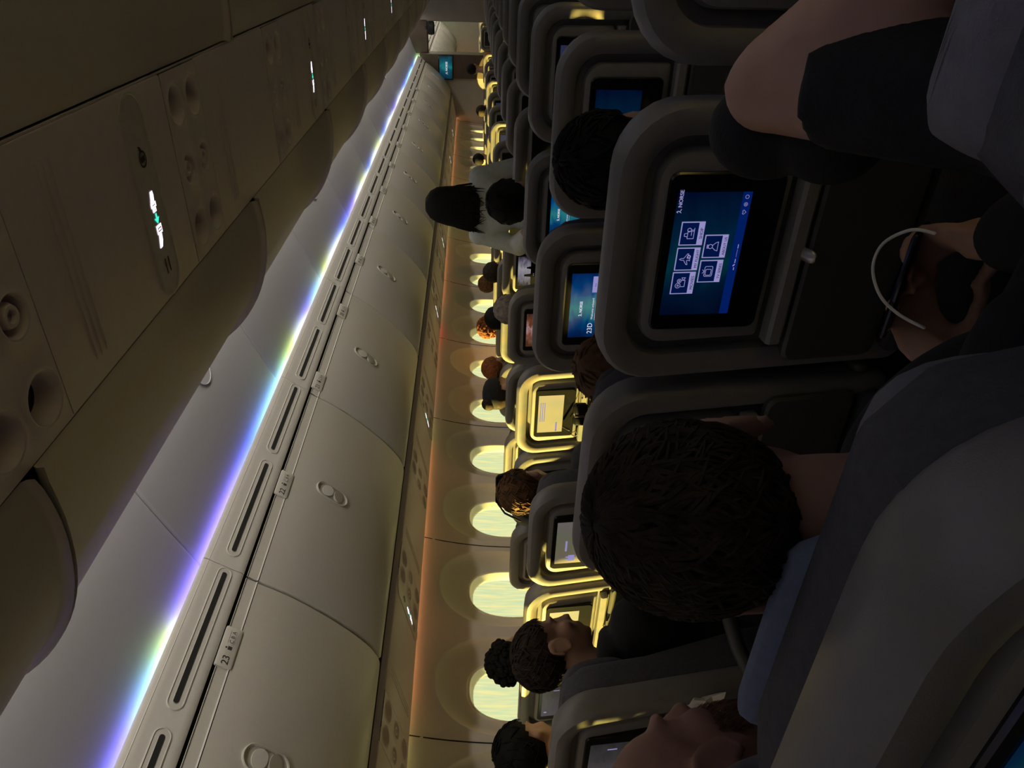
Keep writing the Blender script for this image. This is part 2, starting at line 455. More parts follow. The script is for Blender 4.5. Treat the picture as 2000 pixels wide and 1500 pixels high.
ordn = ['nearest', 'second', 'third', 'fourth', 'fifth', 'sixth', 'seventh', 'eighth', 'ninth', 'tenth', 'eleventh', 'twelfth', 'thirteenth', 'fourteenth', 'fifteenth', 'sixteenth', 'seventeenth', 'eighteenth']
def bin_proto(label):
    y0, y1 = MOD0, MOD0+MOD
    root = empty('overhead_bin', (-1.8, y0, 1.75), label, 'overhead bin', 'overhead bins above the left seats')
    mb = MB()
    hs = [(-1.60, 2.150), (-1.68, 2.06), (-1.90, 1.86), (-2.065, 1.775), (-2.13, 1.745), (-2.45, 1.80), (-2.45, 2.15), (-1.75, 2.312), (-1.506, 2.3055), (-1.510, 2.296), (-1.560, 2.205)]
    mb.loft([[(x, y, z) for x, z in hs] for y in (y0+.001, y1-.001)]); mb.build('bin_body', M['dark'], root, smooth=False)
    door_mesh(DOOR, y0, y1, .018).build('bin_door', M['bin'], root, recalc=False, sharp=60)
    latch(DOOR, .34, (y0+y1)/2, root, M['bin'])
    mb = MB(); pr = [(-1.5495, 2.190), (-1.552, 2.193), (-1.574, 2.160), (-1.572, 2.154), (-1.580, 2.157), (-1.565, 2.19)]
    mb.loft([[(x, y, z) for x, z in pr] for y in (y0+.004, y1-.004)]); mb.build('door_rail', M['bin'], root)
    # valance panel with two air slots
    mb = MB(); v2 = [(x-.012, z+.008) for x, z in VAL]
    mb.loft([[(x, y0+.0005, z) for x, z in v2], [(x, y0+.0015, z) for x, z in VAL], [(x, y1-.0015, z) for x, z in VAL], [(x, y1-.0005, z) for x, z in v2]], False, False, closed=False)
    mb.build('valance_panel', M['valance'], root, recalc=False)
    a = Vector((-1.470, 2.292)); b2 = Vector((-1.522, 2.220)); d = (b2-a).normalized(); nn = Vector((-d.y, d.x)); nn = nn if nn.x > 0 else -nn
    for s0, s1 in ((.055, .61), (.665, 1.215)):
        yc = y0+(s0+s1)/2; L = (s1-s0)/2; c = a.lerp(b2, .56)
        def P(u, v, h): return (c.x+d.x*v+nn.x*h, yc+u, c.y+d.y*v+nn.y*h)
        pill = lambda L, r, h, N=8: [P(s*(L-r)+r*math.cos(t), r*math.sin(t), h) for s, t0 in ((1, -PI/2), (-1, PI/2)) for t in [t0+PI*i/N for i in range(N+1)]]
        mb = MB(); mb.loft([pill(L, .027, -.001), pill(L, .027, .002), pill(L-.003, .024, .003), pill(L-.004, .023, .0005), pill(L-.02, .010, .0005), pill(L-.0215, .0085, .002)], False, False)
        vf = mb.build('vent_frame', M['valance'], root)
        mb = MB(); mb.add(pill(L-.020, .0095, .0014), [tuple(range(18))]); mb.build('vent_slot', M['dark'], vf, smooth=False)
    return root
bin0 = bin_proto('cream overhead bin with pill latch above the left window seats, nearest')
k0 = -3
cnt = 0
spans = [MOD0+MOD*k for k in range(-3, 10)]+[14.9+MOD*k for k in range(5)]
for y in spans:
    far = y > 14.5
    if abs(y-MOD0) < 1e-6: r_ = bin0
    else: r_ = copy_tree(bin0); r_.location.y = y
    idx = round((y-(MOD0-MOD))/MOD)
    if far: r_['label'] = 'overhead bin in the cabin beyond the bulkhead opening, %s one there' % ordn[round((y-14.9)/MOD)].replace('nearest', 'first')
    elif idx < 0: r_['label'] = 'cream left overhead bin behind the near picture edge, %s behind it' % ('first' if idx == -1 else 'second')
    else: r_['label'] = 'cream overhead bin with pill latch, above the left seats, %s along the row' % ['nearest in view', 'second', 'third', 'fourth', 'fifth', 'sixth', 'seventh', 'eighth', 'ninth', 'tenth', 'eleventh', 'twelfth'][idx]
# row placards on the rail
def placard(row):
    y = rowY(row-0)-.0+.50 if False else 1.55+(23-row)*PITCH
    root = empty('row_sign', (-1.56, y, 2.17), 'grey row placard reading %d on the rail above the left bins' % row, 'row sign', 'row number placards above the left seats')
    a = Vector((-1.545, 2.196)); b2 = Vector((-1.578, 2.148)); d = (b2-a).normalized(); nn = Vector((-d.y, d.x)); nn = nn if nn.x > 0 else -nn
    def P(u, v, h=.0): c = a+d*(.029-v)+nn*(h+.0035); return (c.x, y+u, c.y)
    mb = MB(); rr = lambda i, h: [P(p, q+0, h) for p, q in rrect(.075-i, -.027+i, .031-i, .006, .006, 4)]
    mb.loft([rr(0, -.006), rr(0, .0005), rr(.003, .0025)], False, True); mb.build('sign_plate', M['bin'], root)
    mb = MB(); f = lambda u, v: P(u, v, .0032)
    text(mb, str(row), .034, f, -.068, -.010, .0012)
    mb.build('row_number', M['ink'], root, smooth=False, recalc=False); mb = MB(); text(mb, 'C B A', .019, f, .012, -.006)
    mb.ell(P(-.006, .012, .0032), (.003, .003, .003), 10, 6)
    mb.add([f(-.012, -.008), f(0, -.008), f(.001, .006), f(-.013, .006)], [(0, 1, 2, 3)])
    for u in (.010, .027, .044):
        for p0, p1 in (((u, -.009), (u+.015, -.0082)), ((u, .011), (u+.015, .0118))):
            mb.add([f(p0[0], p0[1]), f(p1[0], p0[1]), f(p1[0], p1[1]), f(p0[0], p1[1])], [(0, 1, 2, 3)])
    mb.build('sign_lettering', M['ink'], root, smooth=False, recalc=False)
for row in range(24, 10, -1): placard(row)

# ------------------------------------------------------------------ passenger service rails (left and centre)
class Plane:
    def __init__(s, base, a, nrm): s.b = Vector(base); s.a = Vector(a).normalized(); s.n = Vector(nrm).normalized()
    def P(s, l, y, n): return s.b+s.a*l+s.n*n+Vector((0, y, 0))
lv = Vector((-2.110, 0, 1.7215)); lw = Vector((-2.530, 0, 1.6455)); la = (lw-lv).normalized()
LEFTP = Plane((lv+lw)/2, la, (-la.z*-1 if False else la.z, 0, -la.x if False else -abs(la.x)))
LEFTP.n = Vector((la.z, 0, -la.x)); LEFTP.n = LEFTP.n if LEFTP.n.z < 0 else -LEFTP.n
CENP = Plane((-.008, 0, 2.0), (-1, 0, 0), (0, 0, -1))
M['glyph_white'] = emit('belt_glyph', (1, .88, 1), 1.6)
M['glyph_teal'] = emit('arrow_glyph', (.05, .85, .60), 1.2)
M['glyph_dark'] = mat('sign_print', (.03, .012, .012), .6)
M['signplate'] = mat('sign_plate_smoked', (.60, .53, .52), .3)
def unit_proto(pl, HW, yc, label, group):
    root = empty('service_unit', pl.P(0, yc, 0), label, 'service panel', group)
    wl = 2*HW/3; wy = .105
    mb = MB(); lights = []
    for i in range(3):
        for j in range(2):
            cl = -HW+wl*(i+.5); cy = (j-.5)*wy*1.0; N = 32
            rr = .040 if i != 1 else .031
            ang = [2*PI*q/N for q in range(N)]
            for sx in (1, -1):
                for sy in (1, -1):
                    t = math.atan2(sy*wy/2, sx*wl/2) % (2*PI); kk = min(range(N), key=lambda q: abs(ang[q]-t)); ang[kk] = t
            def sq(t):
                c, s2 = math.cos(t), math.sin(t); q = min(wl/2/abs(c) if abs(c) > 1e-6 else 9, wy/2/abs(s2) if abs(s2) > 1e-6 else 9); return (q*c, q*s2)
            ring = lambda r, h: [pl.P(cl+r*math.cos(t), yc+cy+r*math.sin(t), h) for t in ang]
            mb.loft([[pl.P(cl+sq(t)[0], yc+cy+sq(t)[1], 0) for t in ang], ring(rr+.009, 0), ring(rr+.004, .004), ring(rr+.001, .003), ring(rr, 0), ring(rr*.93, -.018), ring(rr*.66, -.034)], False, True)
            lights.append((i, cl, cy, rr))
    mb.build('unit_plate', M['psu'], root, recalc=False, sharp=50)
    for i, cl, cy, rr in lights:
        N = 20; ring = lambda r, h: [pl.P(cl+r*math.cos(2*PI*q/N), yc+cy+r*math.sin(2*PI*q/N), h) for q in range(N)]
        mb = MB()
        if i == 1:
            mb.loft([ring(rr*.62, -.033), ring(rr*.62, -.006), ring(rr*.5, .001), ring(rr*.35, .001), ring(rr*.3, -.006)], False, True); mb.build('air_nozzle', M['psu'], root)
        else:
            mb.loft([ring(rr*.64, -.0338), ring(rr*.45, -.028)], False, True); mb.build('reading_light', M['lens'], root)
    return root
def sign_proto(pl, HW, yc, label, group, sc=1.):
    root = empty('seat_belt_sign', pl.P(0, yc, 0), label, 'sign', group)
    H = HW*.99
    pill = lambda L, r, h, N=14: [pl.P(s*(L-r)+r*math.cos(t), yc+r*math.sin(t), h) for s, t0 in ((1, -PI/2), (-1, PI/2)) for t in [t0+PI*i/N for i in range(N+1)]]
    mb = MB(); mb.loft([pill(H, .050, -.001), pill(H, .050, .003), pill(H-.004, .046, .004), pill(H-.006, .044, .002)], False, True); sp = mb.build('sign_plate', M['signplate'], root)
    Z = .0028
    def F(u, v): return pl.P(u*sc, yc+v*sc, Z)
    mb = MB()
    def poly(pts): mb.add([F(*p) for p in pts], [tuple(range(len(pts)))])
    o = -.022 if HW > .21 else .014
    poly([(o-.030, -.004), (o-.016, -.008), (o-.010, -.012), (o-.010, .006), (o-.022, .009), (o-.030, .007)])
    poly([(o-.009, -.013), (o+.001, -.013), (o+.001, .011), (o-.009, .011)])
    poly([(o+.002, -.009), (o+.010, -.009), (o+.010, .007), (o+.002, .007)])
    mb.build('belt_tongue', M['glyph_white'], root, smooth=False, recalc=False); mb = MB()
    poly([(o+.036, -.012), (o+.054, -.012), (o+.054, .012), (o+.036, .012)])
    poly([(o+.055, -.008), (o+.064, -.011), (o+.080, -.016), (o+.080, -.004), (o+.068, .004), (o+.055, .006)])
    mb.build('belt_buckle', M['glyph_white'], root, smooth=False, recalc=False)
    mb = MB()
    poly([(o+.013, -.003), (o+.022, -.003), (o+.022, -.011), (o+.034, 0), (o+.022, .011), (o+.022, .003), (o+.013, .003)])
    mb.build('arrow_symbol', M['glyph_teal'], root, smooth=False, recalc=False)
    mb = MB(); Z = .0034
    for q0, q1 in (((o-.005, -.009), (o-.0035, .007)), ((o+.005, -.002), (o+.007, .001)), ((o+.041, -.008), (o+.043, .008)), ((o+.047, -.008), (o+.049, .008)), ((o+.041, -.008), (o+.049, -.006)), ((o+.041, .006), (o+.049, .008))):
        mb.add([F(q0[0], q0[1]), F(q1[0], q0[1]), F(q1[0], q1[1]), F(q0[0], q1[1])], [(0, 1, 2, 3)])
    mb.build('buckle_outline', M['glyph_dark'], root, smooth=False, recalc=False); mb = MB()
    N = 24; c = -.078
    ro = [F(c+.016*math.cos(2*PI*i/N), .016*math.sin(2*PI*i/N)) for i in range(N)]; ri = [F(c+.012*math.cos(2*PI*i/N), .012*math.sin(2*PI*i/N)) for i in range(N)]
    mb.loft([ro, ri], False, False)
    mb.add([F(c-.004, -.011), F(c+.006, -.009), F(c+.004, .010), F(c-.006, .008)], [(0, 1, 2, 3)])
    mb.add([F(c-.026, -.012), F(c-.014, -.006), F(c-.012, .004), F(c-.022, -.002)], [(0, 1, 2, 3)])
    mb.build('no_device_symbol', M['glyph_dark'], root, smooth=False, recalc=False); mb = MB()
    for v in (-.012, .004):
        mb.add([F(.118, v), F(.150, v), F(.150, v+.005), F(.118, v+.005)], [(0, 1, 2, 3)])
    mb.build('printed_lines', M['glyph_dark'], root, smooth=False, recalc=False)
    return root
PSUC = [1.66+PITCH*k for k in range(-3, 15)]
PSUL = [1.66+PITCH*k for k in range(-3, 15)]
SGC = [1.39+2*PITCH*k for k in range(-1, 8)]
SGL = [2.33+2*PITCH*k for k in range(-1, 7)]
nt_ = 40
for pl, HW, ys, sgs, nm in ((LEFTP, .205, PSUL, SGL, 'left'), (CENP, .20, PSUC, SGC, 'centre')):
    mb = MB(); edges = [REAR]+[e for y in ys for e in (y-.105, y+.105)]+[FRONT]
    for a, b2 in zip(edges[0::2], edges[1::2]):
        if b2-a < .01: continue
        mb.loft([[pl.P(l, y, h) for l, h in ((-HW, -.04), (-HW, -.002), (-HW+.003, 0), (HW-.003, 0), (HW, -.002), (HW, -.04))] for y in (a+.002, b2-.002)], True, True)
        for f in ((.18, .21, .24) if b2-a > .4 else ()):       # shallow ribs in the filler panel
            y = a+(b2-a)*f
            mb.loft([[pl.P(l, y+w, h) for l, h in ((-HW+.03, -.001), (-HW+.05, .0022), (HW-.05, .0022), (HW-.03, -.001))] for w in (-.0025, .0025)], True, True)
    for e in (-1, 1): mb.loft([[pl.P(e*l, y, h) for l, h in ((HW+.0005, -.04), (HW+.0005, -.003), (HW+.0035, -.003), (HW+.0035, -.04))] for y in (REAR, FRONT)])
    nt_ += 1; tag(mb.build('trim_%d' % nt_, M['psu']), kind='structure')
    mb = MB()
    mb.loft([[pl.P(l, y, h) for l, h in ((-HW-.012, -.06), (-HW-.012, -.042), (HW-.004, -.042), (HW-.004, -.06))] for y in (REAR, FRONT)]); nt_ += 1
    tag(mb.build('trim_%d' % nt_, M['dark'], smooth=False), kind='structure')
    where = 'above the left seats' if nm == 'left' else 'under the centre bins'
    proto = None
    for i, y in enumerate(ys):
        lb = 'panel of reading lights and air nozzles %s, %s' % (where, 'behind the picture edge, %s' % ordn[3-i] if i < 3 else ('%s in view' % ordn[i-3] if i > 3 else 'nearest in view'))
        if proto is None: proto = unit_proto(pl, HW, y, lb, 'service panels '+where); r_ = proto
        else: r_ = copy_tree(proto); r_.location.y = y
        r_['label'] = lb
    proto = None
    for i, y in enumerate(sgs):
        lb = 'lit seat belt sign with teal arrow %s, %s' % (where, 'behind the picture edge' if i == 0 else ('nearest in view' if i == 1 else '%s in view' % ordn[i-1]))
        if proto is None: proto = sign_proto(pl, HW, y, lb, 'seat belt signs '+where); r_ = proto
        else: r_ = copy_tree(proto); r_.location.y = y
        r_['label'] = lb
# ------------------------------------------------------------------ centre bins
CDK = [(-.215, 2.005), (-.30, 1.998), (-.40, 2.010), (-.49, 2.040), (-.57, 2.088), (-.635, 2.150), (-.685, 2.225), (-.715, 2.310), (-.725, 2.40), (-.725, 2.46)]
CD = dense(CDK)
CDO = [(x, z) for x, z in CD][::-1]
def cbin_proto(label):
    y0, y1 = .81, .81+MOD
    root = empty('centre_bin', (-.4, y0, 2.0), label, 'centre bin', 'centre overhead bins')
    hs = [(-.20, 2.03), (-.33, 2.03), (-.47, 2.07), (-.60, 2.17), (-.68, 2.32), (-.69, 2.46), (-.05, 2.46), (-.05, 2.03)]
    mb = MB(); mb.loft([[(x, y, z) for x, z in hs] for y in (y0+.001, y1-.001)]); mb.build('bin_body', M['dark'], root, smooth=False)
    door_mesh(CDO, y0, y1, .018, .008).build('bin_door', M['cbin'], root, recalc=False, sharp=60)
    latch(CDO, .28, (y0+y1)/2, root, M['cbin'], flip=-1)
    return root
cb0 = cbin_proto('x')
for side in (-1, 1):
    for k in range(-2, 11):
        y = .81+MOD*k
        if y+MOD > FRONT+.05: continue
        if side == -1 and k == 0: r_ = cb0
        else:
            r_ = copy_tree(cb0); r_.location.y = y
            if side == 1: r_.scale.x = -1; r_.location.x = .385
        if side == -1: r_['label'] = 'taupe centre bin with rounded door facing the left aisle, %s' % ('behind the camera, %s' % ['first', 'second'][-k-1] if k < 0 else ('nearest ahead' if k == 0 else '%s ahead' % ordn[k]))
        else:
            r_['label'] = 'dark centre bin on the right aisle side, %s' % ('behind the camera, %s' % ['first', 'second'][-k-1] if k < 0 else ('nearest ahead' if k == 0 else '%s ahead' % ordn[k]))
            r_['group'] = 'centre overhead bins on the right aisle side'
# right bins: one plain run of bins closing the right side
mb = MB(); pr = [(-x, z) for x, z in VAL[3:4]]+[(1.575, 2.15)]+[(-x, z) for x, z in DOORK[1:]]+[(2.48, 1.66), (2.45, 2.2), (1.52, 2.31)]
for k in range(-3, 10):
    y = MOD0+MOD*k
    mb = MB(); mb.loft([[(x, q, z) for x, z in pr] for q in (y+.003, y+MOD-.003)])
    tag(mb.build('overhead_bin', M['bin'], sharp=30), 'overhead bin over the right window seats, %s' % (ordn[k-0]+' ahead' if k >= 0 else 'behind, %s' % ordn[-k]), 'overhead bin', 'overhead bins above the right seats')

# ------------------------------------------------------------------ front bulkheads and monitor
mb = MB(); mb.box((-2.06, FRONT+.15, 1.24), (1.27, .3, 2.5), .01)
mb.build('wall_front', M['bulk'], smooth=False)['kind'] = 'structure'
mb = MB(); mb.box((.2, FRONT+.15, 1.24), (2.2, .3, 2.5), .01)
mb.build('wall_front', M['bulk'], smooth=False)['kind'] = 'structure'
mb = MB(); mb.box((-1.15, FRONT+.15, 2.38), (.56, .3, .46), .01)
mb.build('trim_50', M['bulkbrown'], smooth=False)['kind'] = 'structure'
mb = MB(); mb.box((-1.63, FRONT-.031, 1.35), (.40, .05, 1.9), .008)
tag(mb.build('bulkhead_panel', M['bulkbrown']), 'dark brown panel beside the aisle opening, below the wall monitor', 'panel')
root = empty('wall_monitor', (-1.64, FRONT-.05, 1.83), 'teal wall monitor on the brown bulkhead panel at the front', 'monitor')
mb = MB(); mb.box((-1.64, FRONT-.065, 1.83), (.42, .05, .27), .008); mb.build('monitor_case', M['bezel'], root)
AUR = [(0, (.0, .02, .06)), (.35, (.0, .10, .16)), (.5, (.01, .30, .32)), (.62, (.0, .16, .24)), (1, (.0, .02, .05))]
M['aur_far'] = ramp_emit('monitor_teal', 'X', AUR, .55, 0, 1, 'Generated', .6, 3.)
mb = MB(); mb.add([(-1.83, FRONT-.0915, 1.715), (-1.45, FRONT-.0915, 1.715), (-1.45, FRONT-.0915, 1.945), (-1.83, FRONT-.0915, 1.945)], [(0, 1, 2, 3)]); mb.build('display', M['aur_far'], root, smooth=False, recalc=False)
M['white_e'] = emit('screen_white', (.85, .85, 1), .8)
M['lav_e'] = emit('screen_lavender', (.50, .46, .95), .55)
mb = MB(); text(mb, 'NORSE', .05, lambda u, v: (-1.70+u, FRONT-.0925, 1.80+v), 0, 0, .002)
mb.tube([(-1.75, FRONT-.0925, 1.80), (-1.735, FRONT-.0925, 1.835), (-1.72, FRONT-.0925, 1.80)], .004, 6); mb.build('display_lettering', M['white_e'], root, smooth=False)
root = empty('ceiling_sign', (-1.0, FRONT-.1, 2.15), 'small dark box sign hanging at the top of the aisle opening', 'sign')
mb = MB(); mb.box((-1.0, FRONT-.06, 2.08), (.22, .08, .12), .02); mb.build('sign_case', M['bezel'], root)
mb = MB(); mb.box((-1.0, FRONT-.05, 2.15), (.05, .05, .06)); mb.build('sign_bracket', M['dark'], root)

# ------------------------------------------------------------------ seats
LEAN = .15
def yl(z): return -(z-1.01)*LEAN
def seat_ring(x_in, n, zb, zt, rt, rb, hw=.232):
    return [(a, yl(b2)-n, b2) for a, b2 in rrect(hw-x_in, zb+x_in, zt-x_in, max(rt-x_in*.8, .012), max(rb-x_in*.6, .008), 7)]
def SP(s, t, h):                                 # monitor face: s to the right, t up, h out towards the viewer
    z = 1.0115+t
    return (s, yl(z)-.021-.013*(.5-(z-.90)/.185)-h, z)
def make_seat(raised=0., cover=None):
    root = empty('airline_seat', (0, 0, 0))
    ZTp = 1.172
    mb = MB()
    mb.loft([seat_ring(a, n, .58, ZTp, .105, .03) for a, n in ((.022, -.072), (.006, -.055), (.0, -.02), (.002, .004), (.010, .015), (.024, .019), (.040, .016), (.049, .009), (.051, -.016), (.066, -.019))], True, True)
    mb.build('back_shell', M['shell'], root)
    mb = MB()
    mb.loft([seat_ring(a, n, .81, ZTp, .105, .02) for a, n in ((.070, -.019), (.071, .0), (.074, .006), (.082, .009), (.10, .010))], False, True)
    mb.build('back_panel', M['panel'], root)
    # monitor: wedge that stands out towards its foot
    mb = MB()
    def mring(i, h): return [SP(a, b2-.0+.0, h) for a, b2 in rrect(.131-i, -.1115+i, .0735-i, .014, .014, 4)]
    mb.loft([[(p[0], yl(p[2])-.006, p[2]) for p in mring(0, 0)], mring(0, -.003), mring(.0025, 0)], False, True)
    mo = mb.build('monitor', M['bezel'], root)
    # ledge, tray, pocket
    mb = MB(); pr = [(.0, .846), (.028, .842), (.034, .848), (.034, .866), (.028, .872), (.004, .874)]
    mb.loft([[(x, yl(z)-n, z) for n, z in pr] for x in (-.165, .165)]); mb.build('ledge', M['panel'], root)
    mb = MB(); mb.loft([[(a, yl(b2)-n, b2) for a, b2 in rrect(.205-i, .655+i, .835-i, .02, .02, 4)] for i, n in ((0, .012), (0, .026), (.005, .032))], False, True)
    tr = mb.build('tray_table', M['tray'], root)
    mb = MB(); mb.tube([(0, yl(.842)-.030, .846), (0, yl(.836)-.046, .838)], .011, 10, flat=.6); mb.build('tray_latch', M['alu'], tr)
    mb = MB(); mb.loft([[(a, yl(b2)-n, b2) for a, b2 in rrect(.20-i, .36+i, .64-i, .02, .02, 4)] for i, n in ((0, -.03), (0, .028), (.01, .036))], False, True); mb.build('literature_pocket', M['greycloth'], root)
    # front side
    mb = MB(); rings = []
    for z, t in ((.42, .10), (.50, .13), (.60, .135), (.75, .115), (.90, .095), (1.02, .095), (1.08, .10), (1.125, .085), (1.14, .05)):
        hw = .215 if z < 1.06 else .215-(z-1.06)*.6
        rings.append([(a, yl(z)+.06+b2, z) for a, b2 in rrect(hw, 0, t, .03, .01, 3)])
    mb.loft(rings); mb.build('backrest', M['fabric'], root)
    mb = MB(); rings = []; zc = 1.030+raised
    for q in (-.105, -.095, -.05, .0, .05, .09, .105):
        k = math.sqrt(max(0, 1-(q/.107)**4)); rings.append([(a*(.75+.25*k), yl(zc+q)+.135+b2*k, zc+q) for a, b2 in rrect(.185, -.045 if raised else -.02, .05, .03, .03, 4)])
    rings = [[(x, y+.03*max(0, abs(x)/.185-.6), z) for x, y, z in rr] for rr in rings]
    mb.loft(rings); mb.build('headrest', cover or M['fabric'], root, mods=[('subsurf', 1)])
    mb = MB(); mb.box((0, .34, .42), (.44, .46, .13), .035); mb.build('seat_cushion', M['fabric'], root)
    for sx in (1,):
        mb = MB(); mb.tube([(sx*.243, .06, .645), (sx*.243, .15, .652), (sx*.243, .40, .642)], [.016, .018, .016], 10, flat=1.2); mb.build('armrest', M['tray'], root)
    for sx in (-1, 1):
        mb = MB(); mb.box((sx*.17, .30, .18), (.04, .36, .36), .008); mb.build('leg', M['tray'], root)
    return root, mo
seatA, monA = make_seat()
DISP = {}
def display_mesh(key, mt):
    if key not in DISP:
        mb = MB(); mb.add([SP(-.1025, -.0585, .0008), (SP(.1025, -.0585, .0008)), SP(.1025, .0585, .0008), SP(-.1025, .0585, .0008)], [(0, 1, 2, 3)])
        o = mb.build('display', mt, None, smooth=False, recalc=False); DISP[key] = o.data; bpy.data.objects.remove(o)
    o = bpy.data.objects.new('display', DISP[key]); COL.objects.link(o); return o
M['d_off'] = mat('screen_off', (.012, .012, .014), .15)
M['d_dim'] = emit('screen_dim_blue', (.05, .06, .16), .35)
M['d_navy'] = ramp_emit('screen_aurora_navy', 'X', [(0, (.0, .008, .05)), (.3, (.0, .03, .10)), (.45, (.0, .10, .15)), (.62, (.0, .05, .14)), (1, (.0, .006, .06))], .24, 0, 1, 'Generated', .45, 2.6)
M['d_aur'] = ramp_emit('screen_aurora_teal', 'X', [(0, (.0, .015, .10)), (.3, (.0, .07, .26)), (.48, (.03, .32, .36)), (.65, (.0, .10, .34)), (1, (.0, .02, .17))], .5, 0, 1, 'Generated', .55, 2.4)
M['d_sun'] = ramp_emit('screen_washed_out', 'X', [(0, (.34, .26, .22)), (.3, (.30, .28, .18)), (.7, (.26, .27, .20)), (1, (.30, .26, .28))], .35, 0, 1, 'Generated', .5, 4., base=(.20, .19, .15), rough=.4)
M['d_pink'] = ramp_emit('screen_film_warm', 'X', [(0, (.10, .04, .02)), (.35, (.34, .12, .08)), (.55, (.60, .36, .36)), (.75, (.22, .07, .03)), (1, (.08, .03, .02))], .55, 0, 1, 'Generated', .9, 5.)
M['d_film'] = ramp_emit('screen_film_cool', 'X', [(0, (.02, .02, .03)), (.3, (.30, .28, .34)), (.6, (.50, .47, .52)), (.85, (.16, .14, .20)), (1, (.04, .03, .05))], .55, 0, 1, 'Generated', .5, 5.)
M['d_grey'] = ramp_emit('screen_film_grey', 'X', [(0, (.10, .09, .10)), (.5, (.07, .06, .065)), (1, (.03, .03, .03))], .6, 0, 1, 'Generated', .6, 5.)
M['tile_navy'] = emit('screen_tile_navy', (.0, .012, .10), .5)
M['bar_blue'] = emit('screen_bar_blue', (.0, .02, .22), .5)
M['txt_navy'] = emit('screen_text_navy', (.02, .02, .10), .5)

class Screen:
    """flat artwork on a monitor face; u 0..1 left to right, v 0..1 top to bottom"""
    def __init__(s, mon): s.mon = mon; s.h = .0012
    def F(s, u, v): return SP((u-.5)*.205, (.5-v)*.117, s.h)
    def T(s, x, y): return SP(x-.1025, .0585-y, s.h)      # metres from the top-left corner
    def put(s, mb, name, mt):
        o = mb.build(name, mt, s.mon, smooth=False, recalc=False, world=False); return o
    def rect(s, mb, u0, v0, u1, v1): mb.add([s.F(u0, v1), s.F(u1, v1), s.F(u1, v0), s.F(u0, v0)], [(0, 1, 2, 3)])
    def line(s, mb, pts, w=.0009, closed=False):
        pts = [Vector(p) for p in pts]
        if closed: pts = pts+[pts[0]]
        for a, b2 in zip(pts, pts[1:]):
            d = (b2-a); 
            if d.length < 1e-9: continue
            d.normalize(); q = Vector((-d.y, d.x))*w/2; a2 = a-d*w*.3; c = b2+d*w*.3
            mb.add([s.T(*(a2-q)), s.T(*(c-q)), s.T(*(c+q)), s.T(*(a2+q))], [(3, 2, 1, 0)])
    def words(s, mb, body, u, v, size, bold=0, centre=False):
        x = u*.205-(text_width(body, size)/2 if centre else 0); y = v*.117
        text(mb, body, size, lambda a, b2: s.T(a, y-b2), x, 0, bold)
    def logo(s, mb, u, v, size):
        s.words(mb, 'NORSE', u, v, size, size*.06)
        x = u*.205-size*.75; y = v*.117
        s.line(mb, [(x-size*.2, y), (x, y-size*.25), (x+size*.12, y-size*.6), (x-size*.05, y-size*.8), (x-size*.2, y-size*.6)], size*.13)
        s.line(mb, [(x, y-size*.3), (x+size*.2, y-size*.12), (x+size*.45, y)], size*.13)
def circ(cx, cy, r, n=14): return [(cx+r*math.cos(2*PI*i/n), cy+r*math.sin(2*PI*i/n)) for i in range(n)]
